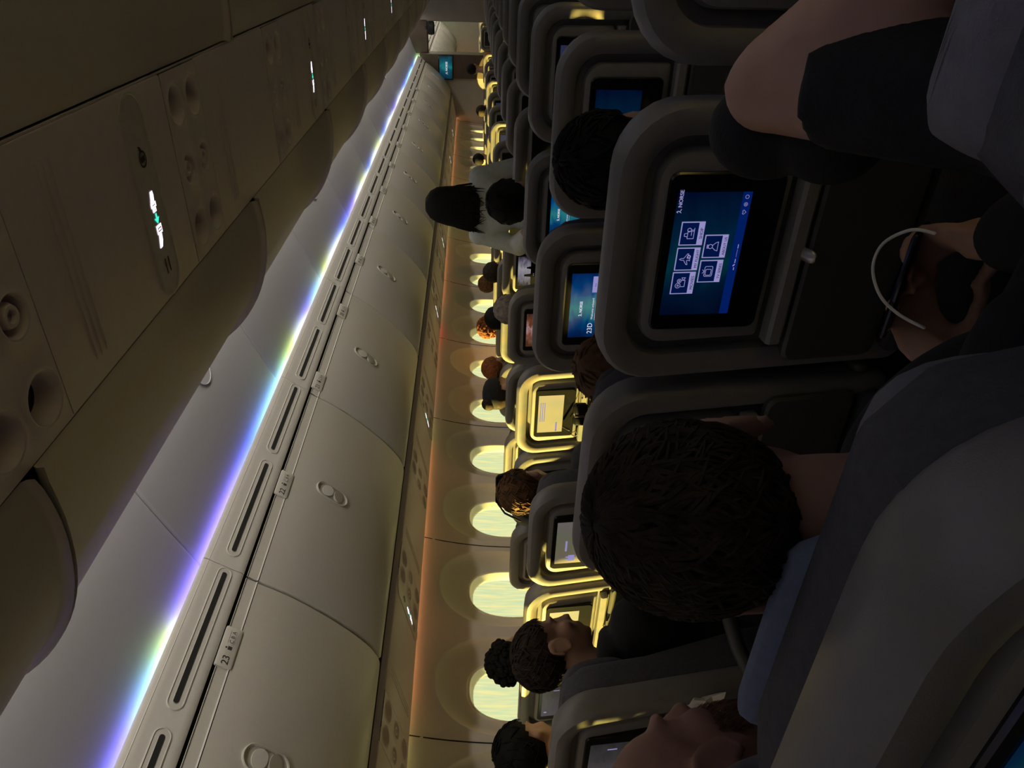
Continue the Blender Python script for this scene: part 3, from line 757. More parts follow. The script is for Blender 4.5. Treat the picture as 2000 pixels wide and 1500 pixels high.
def menu_screen(mon):
    sc = Screen(mon)
    bar = MB(); sc.h = .0010; sc.rect(bar, 0, .875, 1, 1); sc.put(bar, 'display_bar', M['bar_blue'])
    tiles = MB(); inner = MB(); icons = MB()
    W, Hh = .205, .117
    for nm, u0, v0 in (('MOVIES', .185, .10), ('MY FLIGHT', .385, .105), ('SHOP', .59, .11), ('TV SERIES', .28, .46), ('ABOUT US', .485, .465)):
        u1, v1 = u0+.187, v0+.325; tiles, inner, icons, lab = MB(), MB(), MB(), MB()
        sc.h = .0014; sc.rect(tiles, u0, v0, u1, v1)
        sc.h = .0018; sc.rect(inner, u0+.008, v0+.014, u1-.008, v0+.242)
        sc.words(lab, nm, (u0+u1)/2, v0+.310, .0070 if len(nm) < 7 else .0062, .0002, True)
        cx, cy = (u0+u1)/2*W, (v0+.128)*Hh; sc.h = .0021
        if nm == 'MOVIES':
            sc.line(icons, circ(cx-.004, cy-.004, .0042), closed=True); sc.line(icons, circ(cx-.004, cy-.004, .0013), closed=True)
            sc.line(icons, circ(cx+.004, cy-.0025, .0032), closed=True); sc.line(icons, circ(cx+.004, cy-.0025, .001), closed=True)
            sc.line(icons, [(cx-.006, cy+.0005), (cx-.006, cy+.007), (cx+.005, cy+.007), (cx+.005, cy+.0012)]); sc.line(icons, [(cx+.006, cy+.003), (cx+.0095, cy+.001), (cx+.0095, cy+.007), (cx+.006, cy+.005)], closed=True)
        elif nm == 'MY FLIGHT':
            sc.line(icons, [(cx, cy-.009), (cx+.0015, cy-.006), (cx+.0015, cy-.002), (cx+.009, cy+.003), (cx+.009, cy+.005), (cx+.002, cy+.003), (cx+.0015, cy+.006), (cx+.003, cy+.008), (cx-.003, cy+.008), (cx-.0015, cy+.006), (cx-.002, cy+.003), (cx-.009, cy+.005), (cx-.009, cy+.003), (cx-.0015, cy-.002), (cx-.0015, cy-.006)], closed=True)
            sc.line(icons, circ(cx+.004, cy+.006, .0022), w=.0016, closed=True)
        elif nm == 'SHOP':
            sc.line(icons, [(cx-.008, cy-.003), (cx+.004, cy-.003), (cx+.004, cy+.007), (cx-.008, cy+.007)], closed=True); sc.line(icons, [(cx-.005, cy-.003), (cx-.004, cy-.008), (cx, cy-.008), (cx+.001, cy-.003)])
            sc.line(icons, circ(cx+.006, cy-.001, .0030), closed=True); sc.line(icons, [(cx+.006, cy+.002), (cx+.006, cy+.007)]); sc.line(icons, [(cx+.003, cy+.007), (cx+.009, cy+.007)]); sc.line(icons, [(cx-.003, cy+.003), (cx+.004, cy+.003)])
        elif nm == 'TV SERIES':
            sc.line(icons, [(p+cx, q+cy+.001) for p, q in rrect(.0085, -.0065, .0065, .002, .002, 3)], closed=True); sc.line(icons, [(p+cx-.0015, q+cy+.001) for p, q in rrect(.005, -.0045, .0045, .0015, .0015, 3)], closed=True)
            sc.line(icons, [(cx-.003, cy-.009), (cx, cy-.006), (cx+.003, cy-.009)])
        else:
            sc.line(icons, circ(cx, cy-.004, .0035), closed=True); sc.line(icons, [(cx-.003, cy-.008), (cx+.003, cy-.008)]); sc.line(icons, [(cx-.003, cy-.0095), (cx+.003, cy-.0095)])
            sc.line(icons, [(cx-.002, cy-.0005), (cx-.006, cy+.004), (cx-.0075, cy+.008), (cx+.0075, cy+.008), (cx+.006, cy+.004), (cx+.002, cy-.0005)])
        sc.put(tiles, 'menu_tile', M['lav_e']); sc.put(inner, 'tile_field', M['tile_navy']); sc.put(icons, 'tile_icon', M['lav_e']); sc.put(lab, 'tile_lettering', M['txt_navy'])
    icons = MB(); sc.h = .0016; sc.logo(icons, .885, .075, .0085); sc.put(icons, 'logo_lettering', M['lav_e'])
    icons = MB(); x, y = .845*W, .935*Hh
    sc.line(icons, [(x, y+.003), (x-.0035, y-.001), (x-.002, y-.003), (x, y-.0015), (x+.002, y-.003), (x+.0035, y-.001)], .0006, True)
    sc.line(icons, circ(.905*W, y, .0028), .0006, True); sc.line(icons, circ(.905*W, y, .0010), .0006, True); sc.line(icons, circ(.962*W, y, .0028), .0006, True)
    sc.line(icons, [(.38*W, y+.002), (.40*W, y+.002)], .0012); sc.line(icons, [(.415*W, y), (.425*W, y+.002)], .002); sc.line(icons, [(.44*W, y+.002), (.47*W, y+.002)], .0012); sc.line(icons, [(.485*W, y+.002), (.55*W, y+.002)], .0004); sc.line(icons, [(.56*W, y+.002), (.59*W, y+.002)], .0012)
    sc.put(icons, 'status_bar_marks', M['lav_e'])
def welcome_screen(mon, code):
    sc = Screen(mon); w = MB(); b2 = MB(); l = MB(); sc.h = .0014
    sc.logo(w, .40, .31, .0115); sc.put(w, 'logo_lettering', M['white_e']); w = MB()
    sc.words(w, code, .055, .60, .0205); sc.put(w, 'seat_number', M['white_e']); w = MB()
    sc.words(w, 'Welcome onboard', .285, .595, .0090)
    sc.rect(w, .27, .635, .58, .641)
    sc.rect(b2, .71, .52, .955, .655)
    sc.h = .0018; sc.words(l, 'Enter', .80, .605, .0055)
    sc.put(w, 'display_lettering', M['white_e']); sc.put(b2, 'display_button', M['lav_e']); sc.put(l, 'button_lettering', M['txt_navy'])
def bits_screen(mon, kind):
    sc = Screen(mon); w = MB(); sc.h = .0014
    if kind == 'sun':
        for v in (.08, .16, .24): sc.rect(w, .30, v, .80, v+.03)
        sc.rect(w, .06, .72, .26, .78); sc.rect(w, .02, .72, .05, .78)
    elif kind == 'castle':
        sc.rect(w, .06, .42, .20, .62); sc.rect(w, .08, .34, .11, .42); sc.rect(w, .14, .34, .17, .42); sc.rect(w, .30, .30, .55, .36)
    elif kind == 'film':
        mb = MB(); sc.h = .0015
        for u, v, r in ((.36, .42, .07), (.62, .55, .06)):
            pts = circ(u*.205, v*.117, r*.117, 12); mb.add([sc.T(*p) for p in pts], [tuple(range(11, -1, -1))])
            mb.add([sc.F(u-.06, v+.4), sc.F(u+.06, v+.4), sc.F(u+.04, v+.05), sc.F(u-.04, v+.05)], [(0, 1, 2, 3)])
        sc.rect(mb, 0, .72, 1, 1); sc.put(mb, 'display_figures', M['d_off'])
        sc.rect(w, .35, .86, .37, .9); sc.rect(w, .40, .86, .42, .9)
    elif kind == 'strip':
        sc.rect(w, .03, .05, .12, .09); sc.rect(w, .20, .14, .50, .17); sc.rect(w, .20, .20, .38, .22)
    elif kind == 'small':
        sc.rect(w, .86, .40, .88, .62); sc.rect(w, .12, .10, .16, .2); sc.rect(w, .30, .80, .70, .83)
    sc.put(w, 'display_marks', M['lav_e'])
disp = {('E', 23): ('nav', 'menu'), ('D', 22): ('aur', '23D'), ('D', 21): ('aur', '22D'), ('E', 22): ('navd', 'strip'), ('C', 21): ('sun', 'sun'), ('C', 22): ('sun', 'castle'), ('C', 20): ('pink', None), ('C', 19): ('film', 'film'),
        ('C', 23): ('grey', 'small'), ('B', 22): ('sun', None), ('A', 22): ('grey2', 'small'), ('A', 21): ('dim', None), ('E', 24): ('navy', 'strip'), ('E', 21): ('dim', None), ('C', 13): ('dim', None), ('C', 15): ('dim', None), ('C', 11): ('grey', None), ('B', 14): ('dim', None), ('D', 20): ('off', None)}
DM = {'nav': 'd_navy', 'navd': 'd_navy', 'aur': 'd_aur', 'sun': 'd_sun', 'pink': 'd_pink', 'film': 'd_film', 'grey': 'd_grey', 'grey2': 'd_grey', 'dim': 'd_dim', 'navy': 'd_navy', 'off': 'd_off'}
colname = {'A': 'window seat of the left block', 'B': 'middle seat of the left block', 'C': 'aisle seat of the left block', 'D': 'left seat of the centre block', 'E': 'middle seat of the centre block', 'F': 'right seat of the centre block'}
extra = {('E', 23): ', menu of tiles lit on its screen', ('D', 22): ', welcome screen reading 23D', ('D', 21): ', welcome screen reading 22D', ('C', 21): ', fully sunlit', ('C', 20): ', a reddish film on its screen', ('C', 19): ', a grey film on its screen', ('E', 24): ', with blue screen'}
SEATS = {}
def place_seat(c, r, proto=seatA, y=None, lab=None):
    o = copy_tree(proto); o.location = (COLX[c], rowY(r) if y is None else y, 0)
    k = 24-r
    o['category'] = 'seat'; o['group'] = 'airline seats'
    if lab: o['label'] = lab
    else: o['label'] = 'grey %s, %s%s' % (colname[c], 'nearest row' if k == 0 else '%s row ahead' % {1: 'first', 2: 'second', 3: 'third'}.get(k, ordn[k-1]), extra.get((c, r), '')); o['label'] = ' '.join(o['label'].split()[:16])
    mon = [q for q in o.children if q.name.split('.')[0] == 'monitor'][0]
    key, art = disp.get((c, r), ('off', None))
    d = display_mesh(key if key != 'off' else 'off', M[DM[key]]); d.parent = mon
    if art == 'menu': menu_screen(mon)
    elif art and art[0] == '2': welcome_screen(mon, art)
    elif art: bits_screen(mon, art)
    SEATS[(c, r)] = o
    if (c, r) == ('D', 22): o.scale.z = 1.02
    return o
seatB, monB = make_seat(-.016, M['greyc']); seatF, monF = make_seat(.016, M['greyc'])
for r in range(24, 8, -1):
    for c in 'ABCDEF':
        if c == 'F' and r < 19: continue
        place_seat(c, r, seatB if (c, r) == ('E', 24) else seatF if (c, r) in (('F', 24), ('D', 24)) else seatA)
ordw = ['first', 'second', 'third', 'fourth', 'fifth']
for i in range(5):
    for c in 'ABC': place_seat(c, 8-i, seatA, 16.4+i*PITCH, 'grey %s in the cabin beyond the bulkhead, %s row there' % (colname[c].replace(' of the left block', ''), ordw[i]))
for q in (seatA, seatB, seatF):
    for ch in list(q.children_recursive): bpy.data.objects.remove(ch)
    bpy.data.objects.remove(q)
# ------------------------------------------------------------------ people
def head_T(H, yaw, pitch, roll=0.):
    return Matrix.Translation(Vector(H)) @ Matrix.Rotation(R(yaw), 4, 'Z') @ Matrix.Rotation(R(pitch), 4, 'X') @ Matrix.Rotation(R(roll), 4, 'Y')
def add_head(mb, T, fine=False):
    o = mb.T; mb.T = T
    mb.ell((0, -.014, .034), (.074, .095, .084), 24, 16)
    mb.ell((0, .022, -.030), (.062, .070, .084), 20, 14)
    mb.ell((0, .032, -.080), (.047, .050, .036)); mb.ell((0, .066, -.097), (.021, .019, .018))
    mb.tube([(0, .086, .014), (0, .094, -.012), (0, .103, -.032)], [.008, .009, .0125], 8)
    mb.ell((0, .105, -.035), (.013, .012, .010)); 
    for s in (-1, 1):
        mb.ell((s*.010, .096, -.037), (.008, .010, .008)); mb.ell((s*.030, .078, .022), (.024, .013, .009)); mb.ell((s*.040, .058, -.030), (.022, .024, .024))
        mb.ell((s*.031, .0685, .004), (.0155, .0105, .0085)); mb.ell((s*.076, -.010, -.014), (.009, .021, .030), rot=Matrix.Rotation(R(-12), 3, 'X'))
        if fine:
            e = [(s*.086, -.010+.024*math.cos(t)-.004*math.sin(t), -.012+.033*math.sin(t)) for t in [R(-80+290*i/14) for i in range(15)]]
            mb.tube(e, .0055, 8); mb.ell((s*.081, -.002, -.043), (.007, .010, .012)); mb.ell((s*.079, .010, -.014), (.008, .006, .010))
    mb.ell((0, .086, -.064), (.023, .010, .006)); mb.ell((0, .085, -.074), (.020, .010, .007))
    mb.tube([(0, -.022, -.045), (0, -.030, -.11), (0, -.050, -.20)], [.052, .052, .060], 16)
    mb.T = o
def in_hair(p, low=-.07, front=.052):
    if p[1] > .035: return p[2] > front+.2*(p[1]-.035)
    if p[1] > -.035: return p[2] > .012+(p[1]+.035)*.4
    return p[2] > low
def hair_cap(mb, T, kind='short', locks=0, seed=1, vol=1., low=-.07):
    o = mb.T; mb.T = T; q = random.Random(seed)
    c = Vector((0, -.020, .040)); rr = Vector((.083*vol, .104*vol, .090*vol)); n, m2 = 40, 26
    vs = []; keep = []
    for i in range(m2+1):
        a = PI*i/m2
        for j in range(n):
            t = 2*PI*j/n; d = Vector((math.sin(a)*math.cos(t), math.sin(a)*math.sin(t), math.cos(a)))
            k = 1+.05*noise.noise(d*4+Vector((seed, 0, 0)))+.025*noise.noise(d*11+Vector((0, seed, 0)))
            vs.append(Vector((c.x+rr.x*d.x*k, c.y+rr.y*d.y*k, c.z+rr.z*d.z*k)))
    fs = []
    for i in range(m2):
        for j in range(n):
            f = (i*n+j, i*n+(j+1) % n, (i+1)*n+(j+1) % n, (i+1)*n+j)
            cc = sum((vs[w_] for w_ in f), Vector())/4
            if in_hair(cc, low): fs.append(f)
    inner = [c+(v-c)*.90 for v in vs]
    mb.add(vs, fs)
    k = len(vs); mb.add(inner, [f[::-1] for f in fs])
    ax = Matrix.Rotation(R(22), 3, 'X')
    for _ in range(locks):
        th = q.uniform(.05, 2.0); ph = q.uniform(0, 2*PI); dth = q.uniform(.25, .5); dph = q.uniform(-.5, .5)
        pts = []
        for s_ in range(5):
            f = s_/4; a = th+dth*f; b2 = ph+dph*f
            d = ax @ Vector((math.sin(a)*math.cos(b2), math.sin(a)*math.sin(b2), math.cos(a)))
            lift = 1.0+.022*math.sin(PI*f)+.02*f*q.random()
            pts.append(Vector((c.x+rr.x*d.x*lift, c.y+rr.y*d.y*lift, c.z+rr.z*d.z*lift)))
        if in_hair(pts[2], low-.01) and in_hair(pts[-1], low-.03, .03):
            mb.tube(pts, [.0024, .0034, .0032, .0022, .0006], 5, rnd_caps=False, flat=.7)
    mb.T = o
def add_hand(mb, w, d, nrm, side, curl=.5, s=1.):
    """w wrist, d finger direction, nrm palm normal, side +1 when the thumb lies towards d x nrm"""
    w = Vector(w); d = Vector(d).normalized(); nrm = Vector(nrm); nrm = (nrm-d*nrm.dot(d)).normalized(); lat = d.cross(nrm)*side
    rot = Matrix((lat, d, nrm)).transposed()
    mb.ell(w+d*.045*s, (.040*s, .052*s, .015*s), rot=rot); mb.ell(w+d*.066*s, (.039*s, .022*s, .013*s), rot=rot)
    mb.tube([w-d*.03*s, w+d*.02*s], [.026*s, .028*s], 10, flat=.75)
    for k, (off, L) in enumerate(((.028, .072), (.0095, .081), (-.0095, .076), (-.028, .060))):
        p = w+d*.082*s+lat*off*s; pts = [p-d*.02*s, p]; ang = 0; seg = (.46, .30, .24)
        for j, f in enumerate(seg):
            ang += curl*(.9+.12*k)*(1., 1.1, .7)[j]
            p = p+(d*math.cos(ang)+nrm*math.sin(ang)+lat*off*1.2*(1-j*.3)*math.cos(ang))*L*f*s; pts.append(p)
        mb.tube(pts, [.0092*s, .0092*s, .0086*s, .0078*s, .0066*s], 8)
    p = w+d*.022*s+lat*.032*s; pts = [p]; dv = (d*.62+lat*.72+nrm*.25).normalized()
    for j, f in enumerate((.042, .032, .026)):
        p = p+dv*f*s; pts.append(p); dv = (dv+d*.30+nrm*.30*curl).normalized()
    mb.tube(pts, [.0145*s, .0115*s, .0100*s, .0078*s], 8)
def seated(x, Yk, H, spread=.185):
    """default seated joints for a passenger whose seat-back plane is at Yk"""
    H = Vector(H); sh = Vector((x*.4+H.x*.6, H.y-.045, H.z-.215))
    J = {'hip': Vector((x, Yk+.33, .53)), 'neck': sh+Vector((0, 0, .045)), 'chest': Vector((x*.6+H.x*.4, Yk+.29, H.z-.34))}
    for n_, s in (('L', -1), ('R', 1)):
        J['sh'+n_] = sh+Vector((s*spread, 0, -.005)); J['el'+n_] = sh+Vector((s*(spread+.02), .12, -.26)); J['wr'+n_] = J['hip']+Vector((s*.10, .26, .13))
        J['hd'+n_] = (-s*.35, 1, -.1); J['pn'+n_] = (0, 0, -1); J['kn'+n_] = J['hip']+Vector((s*.11, .36, .03)); J['an'+n_] = J['kn'+n_]+Vector((0, .0, -.44))
    return J
def torso(mb, J, g=0.):
    c, h, nk = J['chest'], J['hip'], J['neck']
    mb.ell(c+Vector((0, 0, .03)), (.160+g, .100+g, .165+g), 20, 14); mb.ell((c+h)/2+Vector((0, .01, -.02)), (.148+g, .105+g, .17+g), 20, 14); mb.ell(h, (.168+g, .125+g, .11+g), 20, 12)
    for n_ in 'LR':
        mb.tube([nk+Vector((0, -.01, -.035)), (nk+J['sh'+n_])/2+Vector((0, 0, -.025)), J['sh'+n_]], [.055+g, .058+g, .058+g], 14); mb.tube([J['sh'+n_], J['sh'+n_]*.5+c*.5+Vector((0, 0, -.04))], [.060+g, .07+g], 12)
def limb(a, b2, r0, r1, r2, k=.45): return [a, a.lerp(b2, k), b2], [r0, r1, r2]
def person(label, H, yaw=0., pitch=0., roll=0., J=None, skin='skin', top='black', legs='denim', hair=('short', 'hair_dark'), vox=.012, sleeve=1., locks=0, seed=1, fine=False, hood=False, root=None, group=None, vol=1., low=-.07, face=False, stand=False, curl=.45, extra=(), sg=.010):
    root = empty('person', root or (J['hip'].x, J['hip'].y, 0. if stand else .0), label, 'person', group)
    T = head_T(H, yaw, pitch, roll)
    mb = MB(); add_head(mb, T, fine); torso(mb, J)
    nb = T @ Vector((0, -.045, -.185)); mb.tube([nb, J['neck']+Vector((0, -.005, -.05))], [.060, .072], 16)
    for n_, s in (('L', -1), ('R', 1)):
        a = limb(J['sh'+n_], J['el'+n_], .050, .047, .040); mb.tube(*a, 14)
        a = limb(J['el'+n_], J['wr'+n_], .042, .046, .028, .35); mb.tube(*a, 14)
        add_hand(mb, J['wr'+n_]+Vector(J['hd'+n_]).normalized()*.02, J['hd'+n_], J['pn'+n_], J.get('side'+n_, 1 if s < 0 else -1), J.get('curl'+n_, curl))
        h = J['hip']+Vector((s*.085, 0, -.01)); a = limb(h, J['kn'+n_], .082, .075, .055); mb.tube(*a, 14)
        a = limb(J['kn'+n_], J['an'+n_], .056, .055, .036, .3); mb.tube(*a, 14)
        f = J['an'+n_]+Vector((0, .02, -.05)); mb.tube([f+Vector((0, -.05, 0)), f+Vector((0, .06, -.005)), f+Vector((0, .15, -.012))], [.036, .038, .028], 12, flat=.8)
    mb.build('body', M[skin], root, mods=[('remesh', vox), ('smooth', 3 if fine else 4)])
    g = .014
    mb = MB(); torso(mb, J, g)
    mb.tube([J['neck']+Vector((0, -.01, -.07)), J['neck']+Vector((0, -.008, -.005))], [.085, .078], 16, rnd_caps=False)
    for n_ in 'LR':
        a, b2 = J['sh'+n_], J['el'+n_]; f = min(1, sleeve/.5)
        e = a.lerp(b2, f); mb.tube([a, a.lerp(e, .5), e], [.054+sg, .053+sg, .049+sg], 14, rnd_caps=sleeve > .5)
        if sleeve > .5:
            e = b2.lerp(J['wr'+n_], (sleeve-.5)*2*.92); mb.tube([b2, b2.lerp(e, .4), e], [.050+g, .048+g, .034+g], 14)
    for c_, r_ in extra: mb.ell(c_, r_)
    if hood:
        c = J['neck']; mb.tube([c+Vector((.095*math.cos(t), -.02+.085*math.sin(t), .02-.02*math.sin(t))) for t in [2*PI*i/16 for i in range(17)]], .035, 10)
        mb.ell(c+Vector((0, -.10, -.02)), (.11, .05, .09))
    mb.build('top', M[top], root, mods=[('remesh', max(vox, .009)), ('smooth', 3)])
    mb = MB()
    for n_, s in (('L', -1), ('R', 1)):
        h = J['hip']+Vector((s*.085, 0, -.01)); a = limb(h, J['kn'+n_], .105, .095, .074); mb.tube(*a, 14); a = limb(J['kn'+n_], J['an'+n_], .074, .068, .056); mb.tube(*a, 14, rnd_caps=False)
    mb.ell(J['hip']+Vector((0, 0, -.02)), (.188, .145, .115)); mb.build('trousers', M[legs], root, mods=[('remesh', .014), ('smooth', 3)])
    st, hm = hair
    if st:
        mb = MB(); o = mb.T
        if st in ('short', 'long', 'bun', 'ponytail'): hair_cap(mb, T, st, locks, seed, vol, low)
        mb.T = T; q = random.Random(seed)
        if st == 'long':
            rings = []
            for i, (z, hw, dp, yy) in enumerate(((.128, .045, .045, -.03), (.10, .085, .078, -.03), (.06, .108, .092, -.035), (.0, .120, .088, -.05), (-.06, .128, .074, -.06), (-.11, .128, .062, -.07), (-.16, .118, .050, -.08), (-.20, .09, .034, -.085), (-.215, .05, .015, -.08))):
                rings.append([(hw*math.cos(t)*(1+.04*noise.noise(Vector((t*3, z*9, seed)))), yy+dp*math.sin(t)*(1 if math.sin(t) < 0 else .55), z) for t in [2*PI*k/28 for k in range(28)]])
            mb.loft(rings)
            for k in range(locks):
                t = q.uniform(PI, 2*PI); zz = -q.uniform(.16, .25)
                mb.tube([(.09*math.cos(t), -.04+.075*math.sin(t), .03), (.128*math.cos(t), -.06+.072*math.sin(t), -.07), (.126*math.cos(t)+q.uniform(-.02, .02), -.075+.055*math.sin(t), -.15), (.10*math.cos(t)+q.uniform(-.06, .06), -.085+.05*math.sin(t), zz)], [.006, .007, .006, .001], 6, rnd_caps=False)
        if st == 'afro':
            for k in range(320):
                d = Vector((q.gauss(0, 1), q.gauss(0, 1), q.gauss(0, 1)+.5)).normalized()
                p = Vector((0, -.03, .045))+Vector((.088*d.x, .100*d.y, .092*d.z))
                if in_hair(p, low-.02): mb.ell(p, [q.uniform(.008, .017)]*3, 7, 5)
            mb.ell((0, -.03, .045), (.088, .095, .09))
        if st == 'bun': mb.ell((0, -.10, .09), (.045, .04, .045))
        if st == 'ponytail': mb.tube([(0, -.115, .03), (0, -.15, .0), (0, -.155, -.06), (.01, -.14, -.14)], [.02, .032, .03, .006], 10)
        mb.T = o
        mb.build('hair', M[hm], root)
    if face:
        for s in (-1, 1):
            mb = MB(); mb.T = T; mb.ell((s*.031, .0665, .003), (.0125, .0115, .010), 12, 8); ey = mb.build('eye', M['eye'], root)
            mb = MB(); mb.T = T; mb.ell((s*.031, .0765, .003), (.0055, .0022, .0055), 10, 6); mb.build('iris', M['hair_black'], ey)
            mb = MB(); mb.T = T; mb.tube([(s*.014, .094, .026), (s*.030, .094, .031), (s*.048, .082, .026)], [.004, .005, .002], 6); mb.build('eyebrow', M['hair_dark'], root)
    return root, T

def pax(c, r, label, dx=0., dy=0., top_z=1.265, yaw=0, pitch=-4, roll=0, **k):
    x = COLX[c]; Yk = rowY(r); H = (x+dx, Yk+.26+dy, top_z-.120)
    J = seated(x+dx*.4, Yk, H); J.update(k.pop('joints', {}))
    return person(label, H, yaw, pitch, roll, J, **k)

# nearest row, seen from just behind
V = Vector
pe, Te = pax('E', 24, 'person with tousled dark hair in the near middle seat, facing the window, holding a phone', dx=-.038, dy=-.005, top_z=1.258, yaw=36, pitch=-6, roll=-3, skin='skin2', top='black', hair=('short', 'hair_dark'), vox=.007, sleeve=.96, locks=1300, seed=5, fine=True, vol=1.05, low=-.085,
    joints={'elR': V((.265, .62, .76)), 'elL': V((-.20, .62, .74)), 'wrR': V((.165, .765, .755)), 'wrL': V((-.03, .775, .745)), 'hdR': (-.35, 1, .12), 'hdL': (.45, 1, .12), 'pnR': (-.9, -.2, .35), 'pnL': (.9, -.2, .35), 'curlR': .75, 'curlL': .75})
pd, Td = pax('D', 24, 'bearded person facing forward at the near picture edge, face in profile', dx=-.015, dy=-.02, top_z=1.212, yaw=-2, pitch=13, skin='skin3', top='navy', hair=(None, None), vox=.0065, fine=True, seed=8)
mb = MB(); mb.T = Td
q = random.Random(4)
for _ in range(700):
    a = q.uniform(-1.5, 1.5); z = q.uniform(-.118, -.045); rr_ = .050+.012*(z+.118)/.07
    p = V((rr_*math.sin(a), .028+(.058 if z < -.085 else .064)*math.cos(a), z))
    if abs(p.x) < .026 and -.078 < z < -.056: continue
    n_ = V((math.sin(a), math.cos(a), -.5)).normalized()
    mb.tube([p-n_*.003, p+n_*.003+V((0, 0, -.003)), p+n_*.005+V((q.uniform(-.003, .003), 0, -.008))], [.0014, .0011, .0003], 4, rnd_caps=False)
mb.build('beard', M['beard'], pd)
pf, Tf = pax('F', 24, 'person in black sleeve at the right, bare forearm bent up towards the face', dx=.035, dy=.0, top_z=1.27, yaw=-5, skin='skin', top='black', hair=('short', 'hair_dark'), vox=.008, sleeve=.385, sg=-.001, fine=True, seed=9, extra=[((.292, .725, 1.085), (.05, .055, .056)), ((.305, .67, 1.045), (.05, .06, .05))],
    joints={'shL': V((.375, .44, .985)), 'elL': V((.343, .665, 1.112)), 'wrL': V((.478, .545, 1.012)), 'hdL': (.8, -.35, .25), 'pnL': (0, -.3, 1), 'curlL': .7})
pc, Tc = pax('C', 23, 'person in black hooded top in the aisle seat, seen in profile with short brown hair', dx=.02, dy=.07, top_z=1.245, yaw=-24, pitch=-8, skin='skin2', top='black', hair=('short', 'hair_dark'), vox=.008, fine=True, locks=600, seed=12, hood=True)
pax('B', 23, 'person with smooth black hair at the near picture edge, left of the sunlit seats', dx=-.10, dy=.11, top_z=1.28, yaw=16, hair=('short', 'hair_black'), top='black', seed=3, locks=200, vol=1.13, low=-.095, hood=True)
pax('A', 22, 'person with bushy black hair against the nearest window', dy=-.05, top_z=1.285, hair=('afro', 'hair_black'), top='greycloth', seed=4)
pax('C', 22, 'person in charcoal hooded top with sunlit brown hair and sunglasses pushed up', dx=-.02, dy=.04, top_z=1.262, yaw=14, hair=('short', 'hair_brown'), top='greycloth', hood=True, locks=300, seed=6, vol=1.03, vox=.010)
pax('E', 23, 'person with black hair silhouetted against a seat screen in the centre block', dx=.075, dy=.0, top_z=1.215, yaw=8, hair=('short', 'hair_black'), top='black', locks=300, seed=7, vol=1.02, vox=.010, skin='skin2')
pax('D', 23, 'person with brown hair slumped low below the screen reading 23D', dx=.105, dy=.01, top_z=1.145, yaw=10, roll=10, hair=('short', 'hair_brown'), top='black', locks=80, seed=10, vox=.010)
pax('D', 21, 'person with a rounded dark head seated just right of the standing person', dx=-.05, dy=.02, top_z=1.297, hair=('short', 'hair_black'), top='black', seed=11, locks=60, skin='skin2', vol=1.1)
pax('C', 20, 'person with grey-brown hair in front of the screen showing a grey film', top_z=1.235, hair=('short', 'hair_grey'), top='greycloth', seed=13, locks=40)
p20, T20 = pax('B', 20, 'person in a black cap with hair tied back, by the windows', dx=-.10, dy=-.02, top_z=1.29, yaw=-25, hair=('bun', 'hair_dark'), top='black', seed=14)
mb = MB(); mb.T = T20
mb.loft([[(r_*math.cos(t)*.086, -.018+r_*math.sin(t)*.108, .035+h) for t in [2*PI*i/24 for i in range(24)]] for r_, h in ((1, 0), (1.01, .03), (.92, .062), (.70, .085), (.35, .097), (.05, .1))], False, True)
mb.tube([(-.05, .085, .045), (0, .12, .040), (.05, .085, .045)], [.03, .045, .03], 12, flat=.15); mb.build('cap', M['black'], p20)
far_p = [('A', 19, 'hair_red', 'person with sunlit auburn hair at the window, fifth window row ahead', .05, 1.29, 'short'), ('B', 19, 'hair_black', 'person with black hair just right of the auburn-haired window passenger', 0, 1.27, 'short'),
         ('A', 18, 'hair_red', 'person with curly sunlit hair at the window, sixth row ahead', -.03, 1.30, 'afro'), ('B', 18, 'hair_dark', 'person with dark hair and a sunlit ear, middle seat sixth row ahead', 0, 1.27, 'short'),
         ('A', 17, 'hair_brown', 'person with brown hair at the window, seventh row ahead', 0, 1.30, 'short'), ('B', 15, 'hair_black', 'person with black hair right beside the standing person', .08, 1.30, 'short'),
         ('A', 13, 'hair_black', 'person with round black hair in the far rows, lower of the two dark heads', .1, 1.33, 'short'), ('A', 12, 'hair_black', 'person with round black hair in the far rows, upper of the two dark heads', .08, 1.34, 'short'),
         ('C', 9, 'hair_black', 'person with black hair and orange top in the farthest row before the bulkhead', -.05, 1.44, 'short'), ('B', 11, 'hair_dark', 'person in orange among the far sunlit seats', .1, 1.29, 'short')]
for i, (c, r, hm, lb, dx, tz, st) in enumerate(far_p):
    pax(c, r, lb, dx=dx, top_z=tz, hair=(st, hm), top='orange' if 'orange' in lb else 'greycloth', vox=.016, seed=20+i, skin='skin' if i % 2 else 'skin2')
for c, lb in (('A', 'window'), ('B', 'middle'), ('C', 'aisle')):  # out-of-view passengers added to keep the sun off the near seats
    pax(c, 24, 'unseen person in dark clothes added to block sun, %s seat left of the picture edge' % lb, top_z=1.27, hair=('short', 'hair_dark'), top='navy', vox=.018, seed=40)
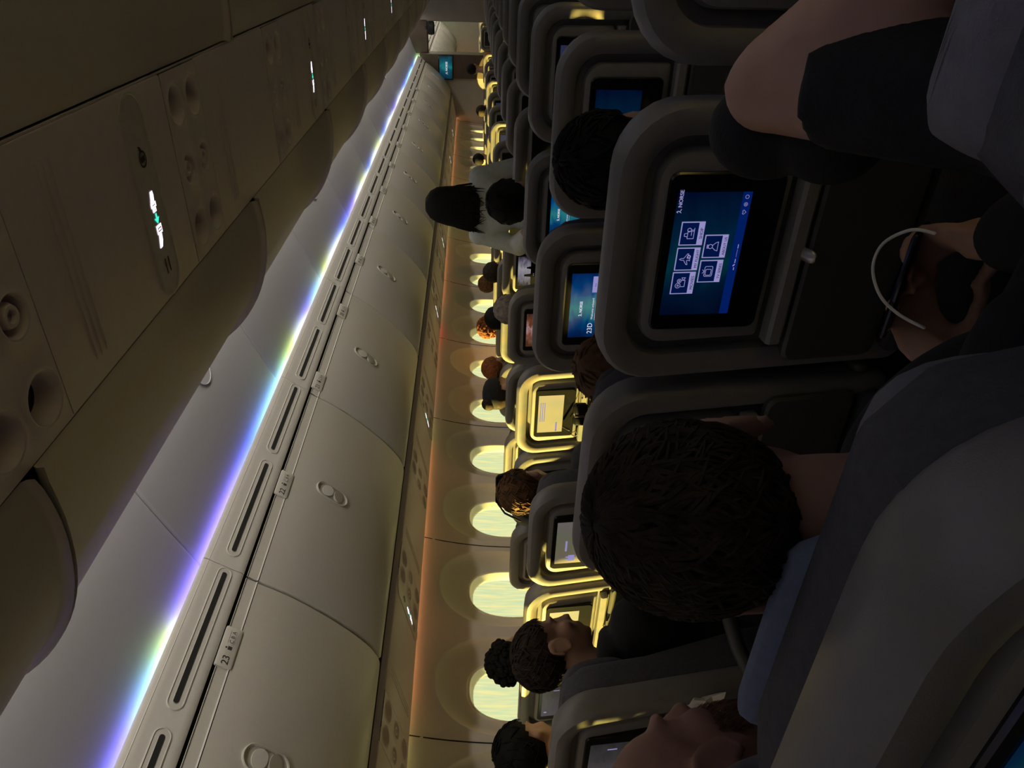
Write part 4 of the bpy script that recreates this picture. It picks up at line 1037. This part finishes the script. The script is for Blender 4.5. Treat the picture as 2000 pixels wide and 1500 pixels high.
# person standing in the aisle, back turned
H = V((-.985, 4.36, 1.525)); J = {'hip': V((-.985, 4.36, .90)), 'neck': V((-.985, 4.33, 1.36)), 'chest': V((-.985, 4.35, 1.18))}
for n_, s in (('L', -1), ('R', 1)):
    J['sh'+n_] = H+V((s*.178, -.035, -.205)); J['kn'+n_] = J['hip']+V((s*.09, .01, -.43)); J['an'+n_] = J['kn'+n_]+V((0, -.02, -.39))
J.update({'elL': V((-1.235, 4.30, 1.07)), 'wrL': V((-1.07, 4.16, 1.03)), 'hdL': (.9, -.2, -.1), 'pnL': (0, -1, 0), 'elR': V((-.755, 4.42, 1.06)), 'wrR': V((-.80, 4.62, .98)), 'hdR': (-.2, 1, 0), 'pnR': (-1, 0, 0)})
ps, Ts = person('person standing in the aisle, long black hair and light grey shirt, back turned', H, 4, -4, 0, J, skin='skin2', top='shirtgrey', legs='black', hair=('long', 'hair_black'), vox=.010, sleeve=.85, locks=90, seed=30, stand=True, root=(-.985, 4.36, 0))

def spline(p, k=6):
    p = [V(a) for a in p]; out = []
    for i in range(len(p)-1):
        p0, p1, p2, p3 = p[max(i-1, 0)], p[i], p[i+1], p[min(i+2, len(p)-1)]
        for j in range(k):
            t = j/k; out.append(.5*((2*p1)+(p2-p0)*t+(2*p0-5*p1+4*p2-p3)*t*t+(3*p1-p0-3*p2+p3)*t**3))
    return out+[p[-1]]
# ------------------------------------------------------------------ small things
root = empty('sunglasses', (COLX['C'], rowY(22)+.26, 1.25), 'dark sunglasses pushed up on the sunlit brown hair in the aisle seat', 'sunglasses')
T22 = head_T((COLX['C']-.02, rowY(22)+.30, 1.142), 14, 30)
for s in (-1, 1):
    mb = MB(); mb.T = T22; mb.loft([[(s*.034+a, .060+h, .100+b2) for a, b2 in rrect(.029, -.02, .022, .012, .016, 4)] for h in (0, .006)]); mb.build('lens', M['bezel'], root)
    mb = MB(); mb.T = T22; mb.tube([(s*.064, .060, .112), (s*.088, .02, .105), (s*.090, -.06, .085)], .004, 8); mb.build('temple_arm', M['black'], root)
mb = MB(); mb.T = T22; mb.tube([(-.008, .066, .110), (0, .068, .114), (.008, .066, .110)], .004, 8); mb.build('bridge', M['black'], root)
mb = MB(); rings = []
for q_ in (-.13, -.125, -.08, 0, .08, .12, .13):
    k_ = math.sqrt(max(.02, 1-(q_/.131)**4)); rings.append([(-.065+a*(.8+.2*k_), .395+b2*k_, 1.0+q_) for a, b2 in rrect(.125, -.028, .022, .02, .02, 4)])
mb.loft(rings); tag(mb.build('pillow', M['cover'], mods=[('subsurf', 1)]), 'light blue pillow wedged between the headrest and the person with tousled hair', 'pillow')
root = empty('phone', (.07, .86, .78), 'dark phone held low in both hands by the person in the middle seat', 'phone')
mb = MB(); mb.T = Matrix.Translation((.068, .865, .79)) @ Matrix.Rotation(R(-40), 4, 'X'); mb.box((0, 0, 0), (.15, .075, .009), .003); mb.build('phone_case', M['bezel'], root)
mb = MB(); mb.T = Matrix.Translation((.068, .865, .79)) @ Matrix.Rotation(R(-40), 4, 'X'); mb.add([(-.068, -.033, .0052), (.068, -.033, .0052), (.068, .033, .0052), (-.068, .033, .0052)], [(0, 1, 2, 3)]); mb.build('phone_screen', M['d_off'], root, smooth=False)
mb = MB(); mb.tube(spline([(.150, .825, .80), (.145, .85, .815), (.118, .872, .832), (.085, .868, .838), (.055, .845, .830), (.038, .822, .81), (.03, .80, .785)]), .0022, 8)
tag(mb.build('charging_cable', M['whitecable']), 'thin white cable looping between the two hands in the dark footwell', 'cable')
root = empty('earphone_case', (COLX['C']+.06, rowY(21)-.11, .88), 'glossy black case with a chrome band on the sunlit aisle seat', 'case')
cx, cy, cz = COLX['C']+.035, rowY(21)-.075, .885
mb = MB(); mb.box((cx+.032, cy, cz), (.058, .03, .066), .012); mb.build('case_lid', M['bezel'], root)
mb = MB(); mb.box((cx-.030, cy, cz), (.052, .03, .062), .012); mb.build('case_base', M['bezel'], root)
mb = MB(); mb.box((cx, cy, cz), (.012, .033, .058), .004); mb.build('chrome_band', M['chrome'], root)
mb = MB(); mb.tube([(cx-.05, cy+.0, cz), (cx-.085, cy-.01, .90), (cx-.105, cy+.005, .915), (cx-.10, cy+.03, .93)], .0018, 6)
mb.tube([(cx-.085, cy-.01, .90), (cx-.115, cy, .885), (cx-.13, cy+.01, .90), (cx-.125, cy+.035, .925)], .0018, 6); mb.tube([(cx-.10, cy+.045, .95), (cx-.10, cy+.02, .925)], .005, 8)
tag(mb.build('earphone_cable', M['blackcable']), 'thin black earphone cable plugged in under the sunlit aisle screen', 'cable')
mb = MB(); q = random.Random(2)
base = V((-1.155, 1.03, .76)); N = 14
rings = []
for i in range(6):
    f = i/5; rings.append([base+V((.045*(1-f*.8)*math.cos(2*PI*k/N)+q.uniform(-.008, .008), .03*(1-f*.8)*math.sin(2*PI*k/N)+q.uniform(-.008, .008), .11*f+q.uniform(-.006, .006))) for k in range(N)])
mb.loft(rings); tag(mb.build('wrapper', M['paper'], sharp=20), 'crumpled pale wrapper tucked beside the near aisle seat', 'wrapper')
# ------------------------------------------------------------------ light and camera
w = bpy.data.worlds.new('sky'); S.world = w; w.use_nodes = True
bg = w.node_tree.nodes['Background']; bg.inputs['Color'].default_value = (.95, .93, .66, 1); bg.inputs['Strength'].default_value = 1.0
sun = bpy.data.lights.new('sun', 'SUN'); sun.energy = 32.; sun.angle = R(.6); sun.color = (1., .70, .215)
so = bpy.data.objects.new('sun', sun); COL.objects.link(so); so.location = (-8, -4, 4)
so.rotation_euler = Vector((1, .384, -.113)).to_track_quat('-Z', 'Y').to_euler()
# warm cove lamps on top of the centre bins, shining up into both aisles' ceilings
def area(name, loc, sx, sy, dirv, e, col):
    l = bpy.data.lights.new(name, 'AREA'); l.shape = 'RECTANGLE'; l.size = sx; l.size_y = sy; l.energy = e; l.color = col
    o = bpy.data.objects.new(name, l); COL.objects.link(o); o.location = loc
    o.rotation_euler = Vector(dirv).to_track_quat('-Z', 'Y').to_euler(); return o

for sgn, nm in ((-1, 'left'), (1, 'right')):
    area('cove_lamp_'+nm, (sgn*.775, (REAR+FRONT)/2, 2.47), FRONT-REAR, .05, (sgn*1, 0, .0), 41. if sgn < 0 else 33., (1., .90, .74) if sgn < 0 else (.84, .86, 1.))
area('cove_lamp_far', (-.775, 18.3, 2.47), 6.4, .05, (-1, 0, .0), 34., (1., .90, .74))
PEA, RED, OLI = (1, .42, .16), (1, .10, .06), (.40, .42, .14)
wp = [(-2, PEA), (1.0, PEA), (1.75, OLI), (2.05, PEA), (2.9, PEA), (3.3, PEA), (3.85, PEA), (4.05, OLI), (4.4, (.5, .3, .15)), (5.3, (.5, .2, .1)), (5.6, RED), (5.9, (.4, .3, .15)), (6.3, PEA), (7.4, PEA), (8.2, OLI), (9., PEA), (14.2, PEA)]
M['wash'] = ramp_emit('wall_wash_strip', 'Y', [((p+2)/16.2, c) for p, c in wp], 14., -2, 14.2)
for sgn, nm in ((-1, 'left'), (1, 'right')):
    mb = MB(); q = [(2.530, 1.683), (2.541, 1.683), (2.541, 1.690), (2.530, 1.690)]
    mb.loft([[(sgn*x, y, z) for x, z in q] for y in (REAR, FAR)])
    tag(mb.build('light_strip', M['wash'], smooth=False), 'peach wash light strip along the top of the %s sidewall' % nm, 'light strip')
cam = bpy.data.cameras.new('camera'); co = bpy.data.objects.new('camera', cam); COL.objects.link(co)
cam.sensor_fit = 'HORIZONTAL'; cam.sensor_width = 36; cam.lens = 36*1387/2000; cam.clip_start = .02
yaw, pit = R(32.4), R(3.34)
fw = Vector((-math.sin(yaw)*math.cos(pit), math.cos(yaw)*math.cos(pit), -math.sin(pit)))
rt = Vector((math.cos(yaw), math.sin(yaw), 0)); up = rt.cross(fw)
co.matrix_world = Matrix(((-up.x, rt.x, -fw.x, CAMX), (-up.y, rt.y, -fw.y, 0), (-up.z, rt.z, -fw.z, CAMZ), (0, 0, 0, 1)))
S.camera = co
S.view_settings.view_transform = 'Standard'; S.view_settings.look = 'None'; S.view_settings.gamma = 1; S.view_settings.exposure = 0.
S.view_settings.use_curve_mapping = False
S.cycles.max_bounces = 8; S.cycles.transparent_max_bounces = 8; S.cycles.use_denoising = True
